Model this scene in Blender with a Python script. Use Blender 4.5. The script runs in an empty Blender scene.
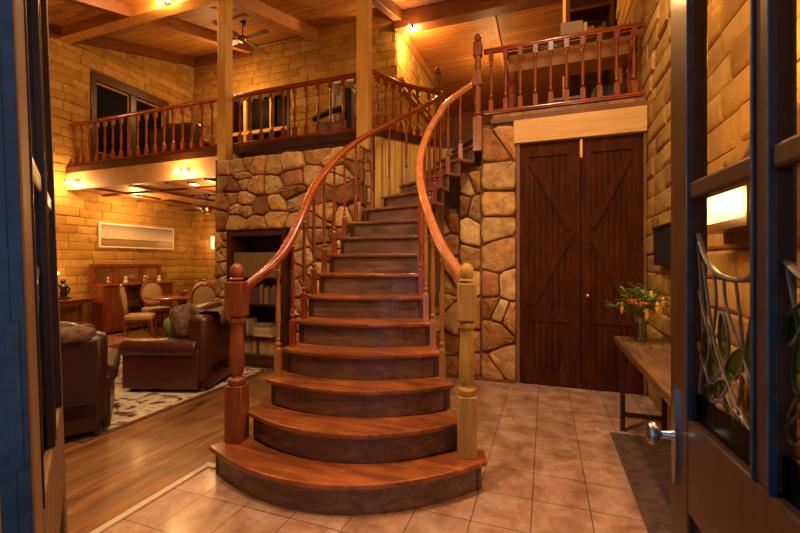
import bpy, math, random
from mathutils import Vector, Matrix
random.seed(7)
PI = math.pi
sc = bpy.context.scene
COL = sc.collection

# ------------------------------------------------------------------ materials
def nmat(name, rough=.5, metal=0., base=(.5,.5,.5), spec=.5, coat=0.):
    m = bpy.data.materials.new(name); m.use_nodes = True
    nt = m.node_tree; b = nt.nodes['Principled BSDF']
    b.inputs['Base Color'].default_value = (*base, 1)
    b.inputs['Roughness'].default_value = rough
    b.inputs['Metallic'].default_value = metal
    b.inputs['Specular IOR Level'].default_value = spec
    b.inputs['Coat Weight'].default_value = coat
    b.inputs['Coat Roughness'].default_value = .15
    return m, nt, b
def N(nt, t, **k):
    n = nt.nodes.new(t)
    for a, v in k.items(): setattr(n, a, v)
    return n
def ramp(nt, stops):
    r = nt.nodes.new('ShaderNodeValToRGB'); e = r.color_ramp.elements
    while len(e) < len(stops): e.new(.5)
    for i, (p, c) in enumerate(stops): e[i].position = p; e[i].color = (*c, 1)
    return r
def coords(nt, scale=(1,1,1), rot=(0,0,0)):
    tc = N(nt, 'ShaderNodeTexCoord'); mp = N(nt, 'ShaderNodeMapping')
    mp.inputs['Scale'].default_value = scale; mp.inputs['Rotation'].default_value = rot
    nt.links.new(tc.outputs['Object'], mp.inputs['Vector']); return mp
def noise(nt, vec, scale, detail=5, rough=.6, dist=0.):
    n = N(nt, 'ShaderNodeTexNoise'); n.inputs['Scale'].default_value = scale
    n.inputs['Detail'].default_value = detail; n.inputs['Roughness'].default_value = rough
    n.inputs['Distortion'].default_value = dist
    nt.links.new(vec, n.inputs['Vector']); return n
def bump(nt, b, h, strength=.3, dist=.01):
    bp = N(nt, 'ShaderNodeBump'); bp.inputs['Strength'].default_value = strength
    bp.inputs['Distance'].default_value = dist
    nt.links.new(h, bp.inputs['Height']); nt.links.new(bp.outputs[0], b.inputs['Normal'])
def mixc(nt, fac, a, b_, blend='MIX'):
    m = N(nt, 'ShaderNodeMix', data_type='RGBA', blend_type=blend)
    if isinstance(fac, float): m.inputs[0].default_value = fac
    else: nt.links.new(fac, m.inputs[0])
    for i, v in ((6, a), (7, b_)):
        if isinstance(v, tuple): m.inputs[i].default_value = (*v, 1)
        else: nt.links.new(v, m.inputs[i])
    return m.outputs[2]

def wood(name, dark, light, axis='z', rough=.4, coat=0., scale=1., blot=.35, spec=.5, bmp=.12):
    m, nt, b = nmat(name, rough, coat=coat, spec=spec)
    s = {'x': (.12,1,1), 'y': (1,.12,1), 'z': (1,1,.12)}[axis]
    mp = coords(nt, tuple(v*scale for v in s))
    n1 = noise(nt, mp.outputs[0], 26, 6, .65, .6)
    mp2 = coords(nt, (scale,)*3)
    n2 = noise(nt, mp2.outputs[0], 2.6, 3)
    r = ramp(nt, [(.3, dark), (.7, light)])
    nt.links.new(n1.outputs[0], r.inputs[0])
    r2 = ramp(nt, [(.35, (.55,.5,.48)), (.65, (1.1,1.1,1.1))])
    nt.links.new(n2.outputs[0], r2.inputs[0])
    c = mixc(nt, blot, r.outputs[0], r2.outputs[0], 'MULTIPLY')
    nt.links.new(c, b.inputs['Base Color'])
    bump(nt, b, n1.outputs[0], bmp, .004)
    return m
def plain(name, col, rough=.5, metal=0., var=.25, scale=12, coat=0., bmp=.0, spec=.5):
    m, nt, b = nmat(name, rough, metal, coat=coat, spec=spec)
    mp = coords(nt); n = noise(nt, mp.outputs[0], scale, 4)
    lo = tuple(c*(1-var) for c in col); hi = tuple(min(1, c*(1+var)) for c in col)
    r = ramp(nt, [(.3, lo), (.7, hi)]); nt.links.new(n.outputs[0], r.inputs[0])
    nt.links.new(r.outputs[0], b.inputs['Base Color'])
    if bmp: bump(nt, b, n.outputs[0], bmp, .01)
    return m
def emis(name, col, strength):
    m, nt, b = nmat(name, .4, base=col)
    b.inputs['Emission Color'].default_value = (*col, 1); b.inputs['Emission Strength'].default_value = strength
    return m

def boards(name, dark, light, rowaxis, row, length, gap=.004, rough=.45, coat=0., knots=True, grain=24):
    """boards with seams; rowaxis 'y' -> boards run along x, 'x' -> boards run along y"""
    m, nt, b = nmat(name, rough, coat=coat)
    rot = (0,0,0) if rowaxis == 'y' else (0,0,PI/2)
    mp = coords(nt, (1,1,1), rot)
    br = N(nt, 'ShaderNodeTexBrick'); br.offset = .37; br.offset_frequency = 2
    nt.links.new(mp.outputs[0], br.inputs['Vector'])
    br.inputs['Scale'].default_value = 1; br.inputs['Brick Width'].default_value = length
    br.inputs['Row Height'].default_value = row; br.inputs['Mortar Size'].default_value = gap
    br.inputs['Color1'].default_value = (.72,.72,.72,1); br.inputs['Color2'].default_value = (1.12,1.1,1.05,1)
    br.inputs['Mortar'].default_value = (.25,.2,.15,1); br.inputs['Mortar Smooth'].default_value = .3
    s = (.1,1,1) if rowaxis == 'y' else (1,.1,1)
    mp2 = coords(nt, s); n1 = noise(nt, mp2.outputs[0], grain, 6, .65, .8)
    r = ramp(nt, [(.3, dark), (.7, light)]); nt.links.new(n1.outputs[0], r.inputs[0])
    c = mixc(nt, 1.0, r.outputs[0], br.outputs[0], 'MULTIPLY')
    if knots:
        mp3 = coords(nt, (.5,1,1) if rowaxis == 'y' else (1,.5,1))
        v = N(nt, 'ShaderNodeTexVoronoi'); v.inputs['Scale'].default_value = 5
        nt.links.new(mp3.outputs[0], v.inputs['Vector'])
        rk = ramp(nt, [(.03, (.3,.2,.12)), (.09, (1,1,1))]); nt.links.new(v.outputs['Distance'], rk.inputs[0])
        c = mixc(nt, .8, c, rk.outputs[0], 'MULTIPLY')
    nt.links.new(c, b.inputs['Base Color'])
    bump(nt, b, br.outputs['Fac'], -.35, .005)
    return m

def tinted(name, stops, nscale=9, rough=.85, bmp=.6, mottled=.5, spec=.25):
    """per-block tint stored on the mesh + mottling; used for masonry"""
    m, nt, b = nmat(name, rough, spec=spec)
    at = N(nt, 'ShaderNodeAttribute', attribute_name='tint')
    r = ramp(nt, stops); nt.links.new(at.outputs['Fac'], r.inputs[0])
    mp = coords(nt); n1 = noise(nt, mp.outputs[0], nscale, 8, .7, .3)
    r2 = ramp(nt, [(.3, (.45,.38,.33)), (.5, (.95,.93,.9)), (.72, (1.3,1.25,1.15))]); nt.links.new(n1.outputs[0], r2.inputs[0])
    c = mixc(nt, mottled, r.outputs[0], r2.outputs[0], 'MULTIPLY')
    nt.links.new(c, b.inputs['Base Color'])
    bump(nt, b, n1.outputs[0], bmp, .03)
    return m

MT = {}
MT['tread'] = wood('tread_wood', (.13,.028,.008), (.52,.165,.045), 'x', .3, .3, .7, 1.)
MT['tread_upper'] = wood('upper_tread_wood', (.1,.035,.015), (.32,.14,.06), 'x', .4, .1, .7, .8)  # duller, browner version of the tread wood for the upper steps
MT['riser'] = wood('riser_wood', (.07,.04,.028), (.27,.15,.1), 'x', .34, .15, .8, .6)
MT['rail'] = wood('red_stained_rail', (.16,.028,.007), (.4,.085,.02), 'x', .25, .4, .8, .3)
MT['rail_tan'] = wood('amber_handrail', (.36,.11,.03), (.6,.22,.07), 'y', .2, .7, .8, .3)
MT['baluster'] = wood('baluster_wood', (.13,.022,.006), (.34,.075,.018), 'z', .3, .3, 1, .3)
MT['bal_amber'] = wood('amber_baluster', (.3,.12,.03), (.5,.22,.06), 'z', .28, .4, 1, .3)
MT['newel_red'] = wood('newel_red', (.13,.03,.01), (.34,.09,.025), 'z', .42, .1, 1, .4)
MT['newel_cool_lit'] = wood('newel_cool_lit_wood', (.33,.19,.03), (.56,.36,.07), 'z', .5, .0, 1, .4)  # yellow-green cast of cooler light put into the right newel's wood colour
MT['post'] = wood('pine_post', (.55,.33,.07), (.78,.5,.13), 'z', .5, .0, 1, .15)
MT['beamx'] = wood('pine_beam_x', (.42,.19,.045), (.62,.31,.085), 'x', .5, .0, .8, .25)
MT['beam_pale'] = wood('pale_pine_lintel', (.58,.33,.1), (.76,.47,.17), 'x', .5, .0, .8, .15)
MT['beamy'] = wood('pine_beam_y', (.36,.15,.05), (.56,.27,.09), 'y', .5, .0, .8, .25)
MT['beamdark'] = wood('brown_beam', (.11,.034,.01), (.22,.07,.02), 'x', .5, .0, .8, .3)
MT['fascia'] = plain('tan_fascia', (.5,.3,.13), .6, var=.12, scale=4)
MT['darkwood'] = wood('dark_wood', (.03,.009,.005), (.09,.027,.012), 'z', .35, .3, .8, .4)
MT['door'] = wood('barn_door_wood', (.03,.006,.002), (.095,.021,.006), 'z', .6, .0, .7, .5, .1)
MT['jamb'] = wood('jamb_wood', (.12,.05,.02), (.24,.11,.04), 'z', .5, 0, .8, .3)
MT['rustic'] = wood('rustic_plank', (.1,.05,.025), (.26,.14,.065), 'y', .42, .2, .8, .6)
MT['iron'] = plain('black_iron', (.02,.018,.016), .45, .6, .2)
MT['chrome'] = plain('steel_grey', (.42,.45,.5), .25, 1., .15)
MT['dusk_lit_paint'] = plain('dusk_lit_slate_paint', (.022,.032,.045), .42, 0, .5, 30, coat=.3, bmp=.3)  # blue of outdoor dusk light put into the paint colour
MT['leaf_door'] = wood('dark_brown_door', (.022,.01,.005), (.06,.028,.014), 'z', .4, .2, .8, .4)
MT['leaf_tan'] = wood('worn_brown_door', (.11,.05,.018), (.22,.11,.045), 'z', .6, .0, .8, .4)
MT['lead'] = plain('lead_came', (.17,.2,.25), .35, .85, .25, 60)
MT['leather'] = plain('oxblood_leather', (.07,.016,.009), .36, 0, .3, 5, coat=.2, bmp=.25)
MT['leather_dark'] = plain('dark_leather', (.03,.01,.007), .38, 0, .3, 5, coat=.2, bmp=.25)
MT['cushion'] = plain('printed_brown_cushion', (.14,.07,.035), .8, 0, .8, 22)
MT['green_cloth'] = plain('olive_cushion', (.17,.2,.05), .85, 0, .3, 16)
MT['cherry'] = wood('cherry_furniture', (.16,.04,.015), (.34,.1,.035), 'z', .25, .5, .8, .3)
MT['cherry_top'] = wood('polished_table_top', (.22,.06,.02), (.42,.14,.05), 'x', .12, .8, .8, .3)
MT['uphol'] = plain('gold_upholstery', (.55,.38,.18), .8, 0, .15, 40)
MT['white'] = plain('off_white', (.75,.7,.6), .5, 0, .06)
MT['mirror'] = plain('mirror_glass', (.85,.82,.75), .2, 1., .02)
MT['darkglass'] = plain('night_glass', (.006,.004,.003), .5, 0, .2, spec=.04)
MT['dark'] = plain('near_black', (.012,.01,.009), .6)
MT['grey'] = plain('grey_cloth', (.2,.19,.17), .8, 0, .25)
MT['brass'] = plain('aged_brass', (.5,.33,.12), .3, 1., .2)
MT['bulb'] = emis('warm_bulb', (1,.74,.42), 60)
MT['bulb_soft'] = emis('soft_bulb', (1,.62,.25), 14)
MT['shade_glow'] = emis('glowing_shade', (1,.6,.2), 2.)
MT['soil'] = plain('porch_stone', (.12,.12,.13), .8, 0, .3)
MT['leafgreen'] = plain('leaf_green', (.13,.24,.05), .5, 0, .4, 30)
MT['lily'] = plain('orange_petal', (.85,.25,.09), .5, 0, .2, 30)
MT['bud'] = plain('yellow_bud', (.75,.42,.08), .5, 0, .2, 30)
MT['brick'] = tinted('mud_brick', [(0,(.33,.18,.045)), (.5,(.42,.245,.065)), (1,(.5,.31,.09))], 6, .95, .7, .5, .1)
MT['stone'] = tinted('field_stone', [(0,(.22,.09,.03)), (.2,(.4,.19,.06)), (.42,(.66,.4,.14)), (.6,(.44,.19,.08)), (.8,(.7,.47,.2)), (1,(.34,.2,.09))], 8, .75, 1., 1.)
MT['mortar'] = plain('mortar', (.15,.075,.027), .95, 0, .3, 14, bmp=.6)
MT['mudjoint'] = plain('mud_joint', (.17,.09,.025), .95, 0, .25, 14, bmp=.5)  # joint colour darkened to stand in for shadow along the courses
MT['pine'] = boards('pine_lining', (.34,.135,.028), (.56,.255,.06), 'y', .1, 3.1, .006, .55)
MT['floorwood'] = boards('timber_floor', (.11,.04,.012), (.4,.19,.06), 'x', .13, 1.3, .0012, .42, .05, False, 12)
MT['doorboard'] = None

def m_tile():
    m, nt, b = nmat('terracotta_tile', .33, coat=.25)
    mp = coords(nt); mp.inputs['Location'].default_value = (.07, -2.48+.315*8, 0)
    br = N(nt, 'ShaderNodeTexBrick'); br.offset = 0; br.squash = 1
    nt.links.new(mp.outputs[0], br.inputs['Vector'])
    br.inputs['Scale'].default_value = 1; br.inputs['Brick Width'].default_value = .31
    br.inputs['Row Height'].default_value = .315; br.inputs['Mortar Size'].default_value = .0035
    br.inputs['Mortar Smooth'].default_value = .2
    br.inputs['Color1'].default_value = (.88,.88,.88,1); br.inputs['Color2'].default_value = (1.08,1.06,1.04,1)
    br.inputs['Mortar'].default_value = (.3,.26,.24,1)
    n = noise(nt, mp.outputs[0], 5.5, 6, .6, .4); n2 = noise(nt, mp.outputs[0], 30, 4)
    r = ramp(nt, [(.3, (.26,.125,.075)), (.5, (.43,.255,.165)), (.7, (.55,.39,.29))])
    nt.links.new(n.outputs[0], r.inputs[0])
    r2 = ramp(nt, [(.3, (.85,.83,.8)), (.7, (1.1,1.1,1.1))]); nt.links.new(n2.outputs[0], r2.inputs[0])
    c = mixc(nt, .7, r.outputs[0], r2.outputs[0], 'MULTIPLY')
    c = mixc(nt, 1., c, br.outputs[0], 'MULTIPLY')
    nt.links.new(c, b.inputs['Base Color']); bump(nt, b, br.outputs['Fac'], -.4, .004)
    return m
MT['tile'] = m_tile()
def m_rug():
    m, nt, b = nmat('patterned_rug', .95, spec=.1)
    mp = coords(nt); n = noise(nt, mp.outputs[0], 4.2, 6, .65, 1.6)
    r = ramp(nt, [(.0, (.05,.025,.02)), (.42, (.09,.045,.03)), (.46, (.42,.28,.15)), (.5, (.62,.52,.38)), (.62, (.66,.58,.44)), (.66, (.3,.12,.05)), (.72, (.55,.45,.3))])
    nt.links.new(n.outputs[0], r.inputs[0]); nt.links.new(r.outputs[0], b.inputs['Base Color'])
    return m
MT['rug'] = m_rug()
MT['rugborder'] = plain('rug_border', (.12,.05,.03), .95, 0, .4, 30)
MT['mat'] = plain('grey_brown_mat', (.1,.055,.04), .95, 0, .45, 14, bmp=.5)
def m_picture():
    m, nt, b = nmat('plain_at_dusk_print', .4)
    tc = N(nt, 'ShaderNodeTexCoord'); sp = N(nt, 'ShaderNodeSeparateXYZ')
    nt.links.new(tc.outputs['Generated'], sp.inputs[0])
    n = noise(nt, tc.outputs['Generated'], 8, 4)
    ad = N(nt, 'ShaderNodeMath', operation='MULTIPLY_ADD'); ad.inputs[1].default_value = .1
    nt.links.new(n.outputs[0], ad.inputs[0]); nt.links.new(sp.outputs[2], ad.inputs[2])
    r = ramp(nt, [(.0, (.2,.12,.04)), (.3, (.3,.2,.07)), (.38, (.13,.09,.04)), (.42, (.55,.46,.34)), (.7, (.42,.36,.3)), (1, (.22,.2,.2))])
    nt.links.new(ad.outputs[0], r.inputs[0]); nt.links.new(r.outputs[0], b.inputs['Base Color'])
    return m
MT['picture'] = m_picture()
def m_glass(name, col, rough=.02, mixf=.86):
    m, nt, b = nmat(name, rough, base=col)
    out = [n for n in nt.nodes if n.type == 'OUTPUT_MATERIAL'][0]
    tr = N(nt, 'ShaderNodeBsdfTransparent'); tr.inputs[0].default_value = (*col, 1)
    gl = N(nt, 'ShaderNodeBsdfGlossy'); gl.inputs['Roughness'].default_value = rough
    mx = N(nt, 'ShaderNodeMixShader'); mx.inputs[0].default_value = 1-mixf
    nt.links.new(tr.outputs[0], mx.inputs[1]); nt.links.new(gl.outputs[0], mx.inputs[2]); nt.links.new(mx.outputs[0], out.inputs[0])
    nt.nodes.remove(b)
    return m
MT['pane'] = m_glass('clear_pane', (.94,.93,.9), .03, .95)
MT['greenpane'] = m_glass('green_pane', (.42,.6,.14), .1, .9)
MT['darkgreenpane'] = m_glass('deep_green_pane', (.02,.06,.015), .15, .92)
MT['yellowpane'] = m_glass('amber_pane', (.75,.6,.15), .1, .9)
MT['vase'] = m_glass('vase_glass', (.72,.8,.7), .03, .8)
BOOKC = [(.2,.11,.045),(.26,.14,.05),(.12,.03,.02),(.05,.04,.04),(.3,.06,.03),(.45,.3,.12),(.07,.09,.06),(.5,.4,.22),(.42,.22,.05)]
BOOKM = [plain('book_cloth_%d' % i, c, .6, 0, .15) for i, c in enumerate(BOOKC)]
PAGES = plain('book_pages', (.6,.5,.33), .8)

# ------------------------------------------------------------------ mesh builder
class MB:
    def __init__(s): s.v = []; s.f = []; s.tint = []
    def add(s, vs, fs, t=0.):
        o = len(s.v); s.v += [Vector(v) for v in vs]
        for f in fs: s.f.append([i+o for i in f]); s.tint.append(t)
        return s
    def box(s, x0, x1, y0, y1, z0, z1, t=0.):
        vs = [(x,y,z) for z in (z0,z1) for x,y in ((x0,y0),(x1,y0),(x1,y1),(x0,y1))]
        return s.add(vs, [(3,2,1,0),(4,5,6,7),(0,1,5,4),(1,2,6,5),(2,3,7,6),(3,0,4,7)], t)
    def obox(s, c, size, rz=0, rx=0, ry=0, t=0.):
        R = Matrix.Rotation(rz,3,'Z') @ Matrix.Rotation(ry,3,'Y') @ Matrix.Rotation(rx,3,'X')
        h = [v/2 for v in size]; c = Vector(c)
        vs = [c + R@Vector((a*h[0],b*h[1],d*h[2])) for d in (-1,1) for a,b in ((-1,-1),(1,-1),(1,1),(-1,1))]
        return s.add(vs, [(3,2,1,0),(4,5,6,7),(0,1,5,4),(1,2,6,5),(2,3,7,6),(3,0,4,7)], t)
    def prism(s, poly, z0, z1):
        """poly: ccw xy list"""
        n = len(poly)
        vs = [(x,y,z0) for x,y in poly] + [(x,y,z1) for x,y in poly]
        fs = [list(range(n))[::-1], list(range(n,2*n))] + [(i,(i+1)%n,n+(i+1)%n,n+i) for i in range(n)]
        return s.add(vs, fs)
    def lathe(s, prof, seg=14, at=(0,0,0), cap=True):
        o = Vector(at); vs = []
        for r, z in prof:
            for k in range(seg):
                a = 2*PI*k/seg; vs.append(o+Vector((r*math.cos(a), r*math.sin(a), z)))
        fs = []
        for i in range(len(prof)-1):
            for k in range(seg):
                a = i*seg+k; b = i*seg+(k+1)%seg; fs.append((a,b,b+seg,a+seg))
        if cap: fs.append(list(range(seg))[::-1]); fs.append([(len(prof)-1)*seg+k for k in range(seg)])
        return s.add(vs, fs)
    def tube(s, pts, r, seg=8, closed=False):
        pts = [Vector(p) for p in pts]; n = len(pts); rr = r if isinstance(r, (list,tuple)) else [r]*n
        vs = []; up = Vector((0,0,1)); prev = None
        for i, p in enumerate(pts):
            d = (pts[min(i+1,n-1)]-pts[max(i-1,0)]).normalized()
            if prev is None:
                a = d.cross(up if abs(d.z) < .9 else Vector((1,0,0))).normalized()
            else: a = (prev - d*prev.dot(d)).normalized()
            prev = a; b = d.cross(a)
            for k in range(seg):
                t = 2*PI*k/seg; vs.append(p + (a*math.cos(t)+b*math.sin(t))*rr[i])
        fs = [(i*seg+k, i*seg+(k+1)%seg, (i+1)*seg+(k+1)%seg, (i+1)*seg+k) for i in range(n-1) for k in range(seg)]
        fs += [list(range(seg))[::-1], [(n-1)*seg+k for k in range(seg)]]
        return s.add(vs, fs)
    def sweep(s, prof, path):
        """prof: (side, up) ccw list; frame keeps horizontal side vector"""
        path = [Vector(p) for p in path]; n = len(path); m = len(prof); vs = []
        for i, p in enumerate(path):
            d = (path[min(i+1,n-1)]-path[max(i-1,0)]).normalized()
            side = d.cross(Vector((0,0,1))).normalized(); up = side.cross(d)
            for a, b in prof: vs.append(p+side*a+up*b)
        fs = [(i*m+k, i*m+(k+1)%m, (i+1)*m+(k+1)%m, (i+1)*m+k) for i in range(n-1) for k in range(m)]
        fs += [list(range(m))[::-1], [(n-1)*m+k for k in range(m)]]
        return s.add(vs, fs)
    def blob(s, c, r, seg=14, rings=8, p=1.):
        """superellipsoid, r=(rx,ry,rz), p<1 boxier"""
        c = Vector(c); vs = []
        def sg(v): return math.copysign(abs(v)**p, v)
        for i in range(rings+1):
            ph = -PI/2+PI*i/rings
            for k in range(seg):
                th = 2*PI*k/seg
                vs.append(c+Vector((r[0]*sg(math.cos(ph))*sg(math.cos(th)), r[1]*sg(math.cos(ph))*sg(math.sin(th)), r[2]*sg(math.sin(ph)))))
        fs = [(i*seg+k, i*seg+(k+1)%seg, (i+1)*seg+(k+1)%seg, (i+1)*seg+k) for i in range(rings) for k in range(seg)]
        return s.add(vs, fs)

def obj(name, mb, mat, parent=None, world=False, bevel=0, smooth=True, sub=0, kind=None, label=None, angle=40):
    me = bpy.data.meshes.new(name)
    vs = mb.v
    if world and parent is not None:
        inv = pmat(parent).inverted(); vs = [inv@v for v in vs]
    me.from_pydata([tuple(v) for v in vs], [], mb.f); me.validate(); 
    if any(mb.tint):
        at = me.attributes.new('tint', 'FLOAT', 'FACE')
        if len(at.data) == len(mb.tint): at.data.foreach_set('value', mb.tint)
    me.materials.append(mat)
    if smooth:
        me.shade_smooth(); me.set_sharp_from_angle(angle=math.radians(angle))
    o = bpy.data.objects.new(name, me); COL.objects.link(o)
    if parent is not None: o.parent = parent
    if bevel:
        b = o.modifiers.new('bevel', 'BEVEL'); b.width = bevel; b.segments = 2; b.limit_method = 'ANGLE'
    if sub:
        q = o.modifiers.new('sub', 'SUBSURF'); q.levels = sub; q.render_levels = sub
    if kind: o['kind'] = kind
    if label: o['label'] = label
    return o
def pmat(o):
    m = Matrix.LocRotScale(o.location, o.rotation_euler, o.scale)
    return (pmat(o.parent) @ m) if o.parent else m
def thing(name, label, cat, loc=(0,0,0), rz=0, group=None, kind=None):
    o = bpy.data.objects.new(name, None); COL.objects.link(o); o.empty_display_size = .1
    o.location = loc; o.rotation_euler = (0,0,rz)
    if kind: o['kind'] = kind
    else: o['label'] = label; o['category'] = cat
    if group: o['group'] = group
    return o
def tag(o, label, cat, group=None):
    o['label'] = label; o['category'] = cat
    if group: o['group'] = group
    return o
def dup(root, loc=None, rz=None, label=None, group=None, parent=None):
    r = root.copy(); COL.objects.link(r)
    if loc is not None: r.location = loc
    if rz is not None: r.rotation_euler = (0,0,rz)
    if label: r['label'] = label
    if group: r['group'] = group
    if parent is not None: r.parent = parent
    for ch in list(root.children): dup(ch, parent=r)
    return r
def struct(name, mb, mat, **k):
    return obj(name, mb, mat, kind='structure', **k)

def catmull(pts, n=8):
    P = [Vector(p) for p in pts]; P = [2*P[0]-P[1]]+P+[2*P[-1]-P[-2]]; out = []
    for i in range(1, len(P)-2):
        for j in range(n):
            t = j/n; a,b,c,d = P[i-1:i+3]
            out.append(.5*((2*b)+(c-a)*t+(2*a-5*b+4*c-d)*t*t+(3*b-a-3*c+d)*t**3))
    out.append(P[-2]); return out

# ------------------------------------------------------------------ masonry
def block_wall(mb, O, U, W, Nn, ulen, zlen, bh=.16, bw=.42, holes=(), topf=None, depth=.02, rnd=random):
    """raised mud blocks on a plane: O origin, U along, W up, Nn outward normal"""
    O, U, W, Nn = map(Vector, (O, U, W, Nn)); row = 0; z = 0.
    while z < zlen-.03:
        h = bh*rnd.uniform(.92,1.08); z1 = min(z+h, zlen); x = -bw*rnd.random()
        while x < ulen:
            w = bw*rnd.uniform(.75,1.25); a, b = max(0,x), min(ulen,x+w); x += w
            spans = [(a,b)]
            for (hu0,hu1,hz0,hz1) in holes:
                if z1 > hz0+.02 and z < hz1-.02:
                    ns = []
                    for p,q in spans:
                        if q <= hu0 or p >= hu1: ns.append((p,q)); continue
                        if p < hu0: ns.append((p,hu0))
                        if q > hu1: ns.append((hu1,q))
                    spans = ns
            for p,q in spans:
                if q-p < .05: continue
                zt = z1
                if topf: zt = min(z1, topf(p), topf(q))
                if zt-z < .04: continue
                g = .006; j = lambda: rnd.uniform(-.006,.006)
                base = [(p+.002,z+.002),(q-.002,z+.002),(q-.002,zt-.002),(p+.002,zt-.002)]
                mid = [(p+g+j(),z+g+j()),(q-g+j(),z+g+j()),(q-g+j(),zt-g+j()),(p+g+j(),zt-g+j())]
                g2 = .026
                top = [(p+g2,z+g2),(q-g2,z+g2),(q-g2,zt-g2),(p+g2,zt-g2)]
                d = depth*rnd.uniform(.7,1.35); dd = [d*rnd.uniform(.75,1.15) for _ in range(4)]
                vs = [O+U*a_+W*b_ for a_,b_ in base]+[O+U*a_+W*b_+Nn*dd[i]*.7 for i,(a_,b_) in enumerate(mid)]+[O+U*a_+W*b_+Nn*dd[i] for i,(a_,b_) in enumerate(top)]
                t = rnd.uniform(.1,.9)
                mb.add(vs, [(0,1,5,4),(1,2,6,5),(2,3,7,6),(3,0,4,7),(4,5,9,8),(5,6,10,9),(6,7,11,10),(7,4,8,11),(8,9,10,11)], t)
        z = z1
def clip(poly, a, b):
    """keep points nearer a than b"""
    mx, my = (a[0]+b[0])/2, (a[1]+b[1])/2; nx, ny = b[0]-a[0], b[1]-a[1]; out = []
    def d(p): return (p[0]-mx)*nx+(p[1]-my)*ny
    for i in range(len(poly)):
        p, q = poly[i], poly[(i+1)%len(poly)]; dp, dq = d(p), d(q)
        if dp <= 0: out.append(p)
        if dp*dq < 0:
            t = dp/(dp-dq); out.append((p[0]+(q[0]-p[0])*t, p[1]+(q[1]-p[1])*t))
    return out
def stones(mb, O, U, W, Nn, ulen, zlen, sw=.34, sh=.24, depth=.05, rnd=random, extra=.35):
    O, U, W, Nn = map(Vector, (O, U, W, Nn)); asp = sw/sh
    seeds = []; nr = max(1, round(zlen/sh))
    for r in range(nr):
        nc = max(1, round(ulen/sw)); off = rnd.random()*.5
        for c in range(nc+1):
            u = (c+off)*ulen/nc-.1*sw + rnd.uniform(-.28,.28)*sw; z = (r+.5)*zlen/nr+rnd.uniform(-.3,.3)*sh
            if -.05 < u < ulen+.05: seeds.append((min(max(u,.04),ulen-.04)/asp, min(max(z,.03),zlen-.03)))
    for _ in range(int(len(seeds)*extra)):
        seeds.append((rnd.uniform(.03,ulen-.03)/asp, rnd.uniform(.03,zlen-.03)))
    for i, s in enumerate(seeds):
        poly = [(0,0),(ulen/asp,0),(ulen/asp,zlen),(0,zlen)]
        for j, q in enumerate(seeds):
            if j != i and abs(q[0]-s[0])+abs(q[1]-s[1]) < 1.6: poly = clip(poly, s, q)
            if len(poly) < 3: break
        if len(poly) < 3: continue
        poly = [(x*asp, y) for x, y in poly]
        cx = sum(p[0] for p in poly)/len(poly); cy = sum(p[1] for p in poly)/len(poly)
        A = abs(sum(poly[k][0]*poly[(k+1)%len(poly)][1]-poly[(k+1)%len(poly)][0]*poly[k][1] for k in range(len(poly))))/2
        if A < .004: continue
        # corner cutting
        for cf in (.1,.25):
            q = []
            for k in range(len(poly)):
                a, b = poly[k], poly[(k+1)%len(poly)]
                q += [(a[0]*(1-cf)+b[0]*cf, a[1]*(1-cf)+b[1]*cf), (a[0]*cf+b[0]*(1-cf), a[1]*cf+b[1]*(1-cf))]
            poly = q
        R = math.sqrt(A/PI); t = rnd.uniform(.02,1); D = depth*rnd.uniform(.55,1.3); n = len(poly)
        ph = rnd.random()*6; tilt = (rnd.uniform(-.12,.12), rnd.uniform(-.12,.12))
        rings = []
        for inset, dz in ((.008,0),(.012,.65),(.02,.9),(.036,1.),(.08,1.03)):
            f = max(.15, 1-inset/R); ring = []
            for k,(x,y) in enumerate(poly):
                w = 1+.03*math.sin(2.3*k+ph)
                X = cx+(x-cx)*f*w; Y = cy+(y-cy)*f*w
                X = min(max(X,.0),ulen); Y = min(max(Y,.0),zlen)
                dd = D*dz*(1+.1*math.sin(2.1*k+ph)*(dz>.5)) + (tilt[0]*(X-cx)+tilt[1]*(Y-cy))*dz
                ring.append(O+U*X+W*Y+Nn*max(dd,.0))
            rings.append(ring)
        vs = [v for r_ in rings for v in r_]; fs = []
        for r_ in range(len(rings)-1):
            for k in range(n): fs.append((r_*n+k, r_*n+(k+1)%n, (r_+1)*n+(k+1)%n, (r_+1)*n+k))
        vs.append(O+U*cx+W*cy+Nn*D*1.08); c = len(vs)-1
        for k in range(n): fs.append(((len(rings)-1)*n+k, (len(rings)-1)*n+(k+1)%n, c))
        mb.add(vs, fs, t)

# ------------------------------------------------------------------ constants
LX, RX = -8.3, 1.03      # side walls
EY = 4.85                # edge of the upper floor / door wall
BY = 7.7                 # back wall
FZ = 3.145               # upper floor
RISE = .185
def ceil_z(y): return 6.5-.29*(BY-y)
X3, Y3, Z3 = (1,0,0), (0,1,0), (0,0,1)

# ------------------------------------------------------------------ setting
f1 = MB().box(-2.17, 1.3, .3, 2.13, -.06, 0).box(-1.9, 1.3, 2.13, 4.95, -.06, 0)
struct('floor', f1, MT['tile'])
f2 = MB().box(LX-.1, -2.17, .3, 2.13, -.06, 0).box(LX-.1, -1.9, 2.13, BY+.1, -.06, -.0)
struct('floor', f2, MT['floorwood'])
struct('floor', MB().box(-2.5, 2.2, -2.5, .3, -.12, -.0), MT['soil'])
tr = MB().box(-2.2,-2.155,.3,2.115,0,.012).box(-2.2,-1.93,2.115,2.16,0,.012)
struct('trim_1', tr, plain('pale_threshold', (.62,.5,.36), .4, 0, .1), bevel=.004)

def solid_and_blocks(name, solids, calls):
    w = MB()
    for b in solids: w.box(*b)
    struct(name, w, MT['mudjoint'], smooth=False)
    q = MB()
    for a, k in calls: block_wall(q, *a, **k)
    o = struct(name+'_blocks' if False else name, q, MT['brick'], angle=25)
    return o
rL = random.Random(3)
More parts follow.
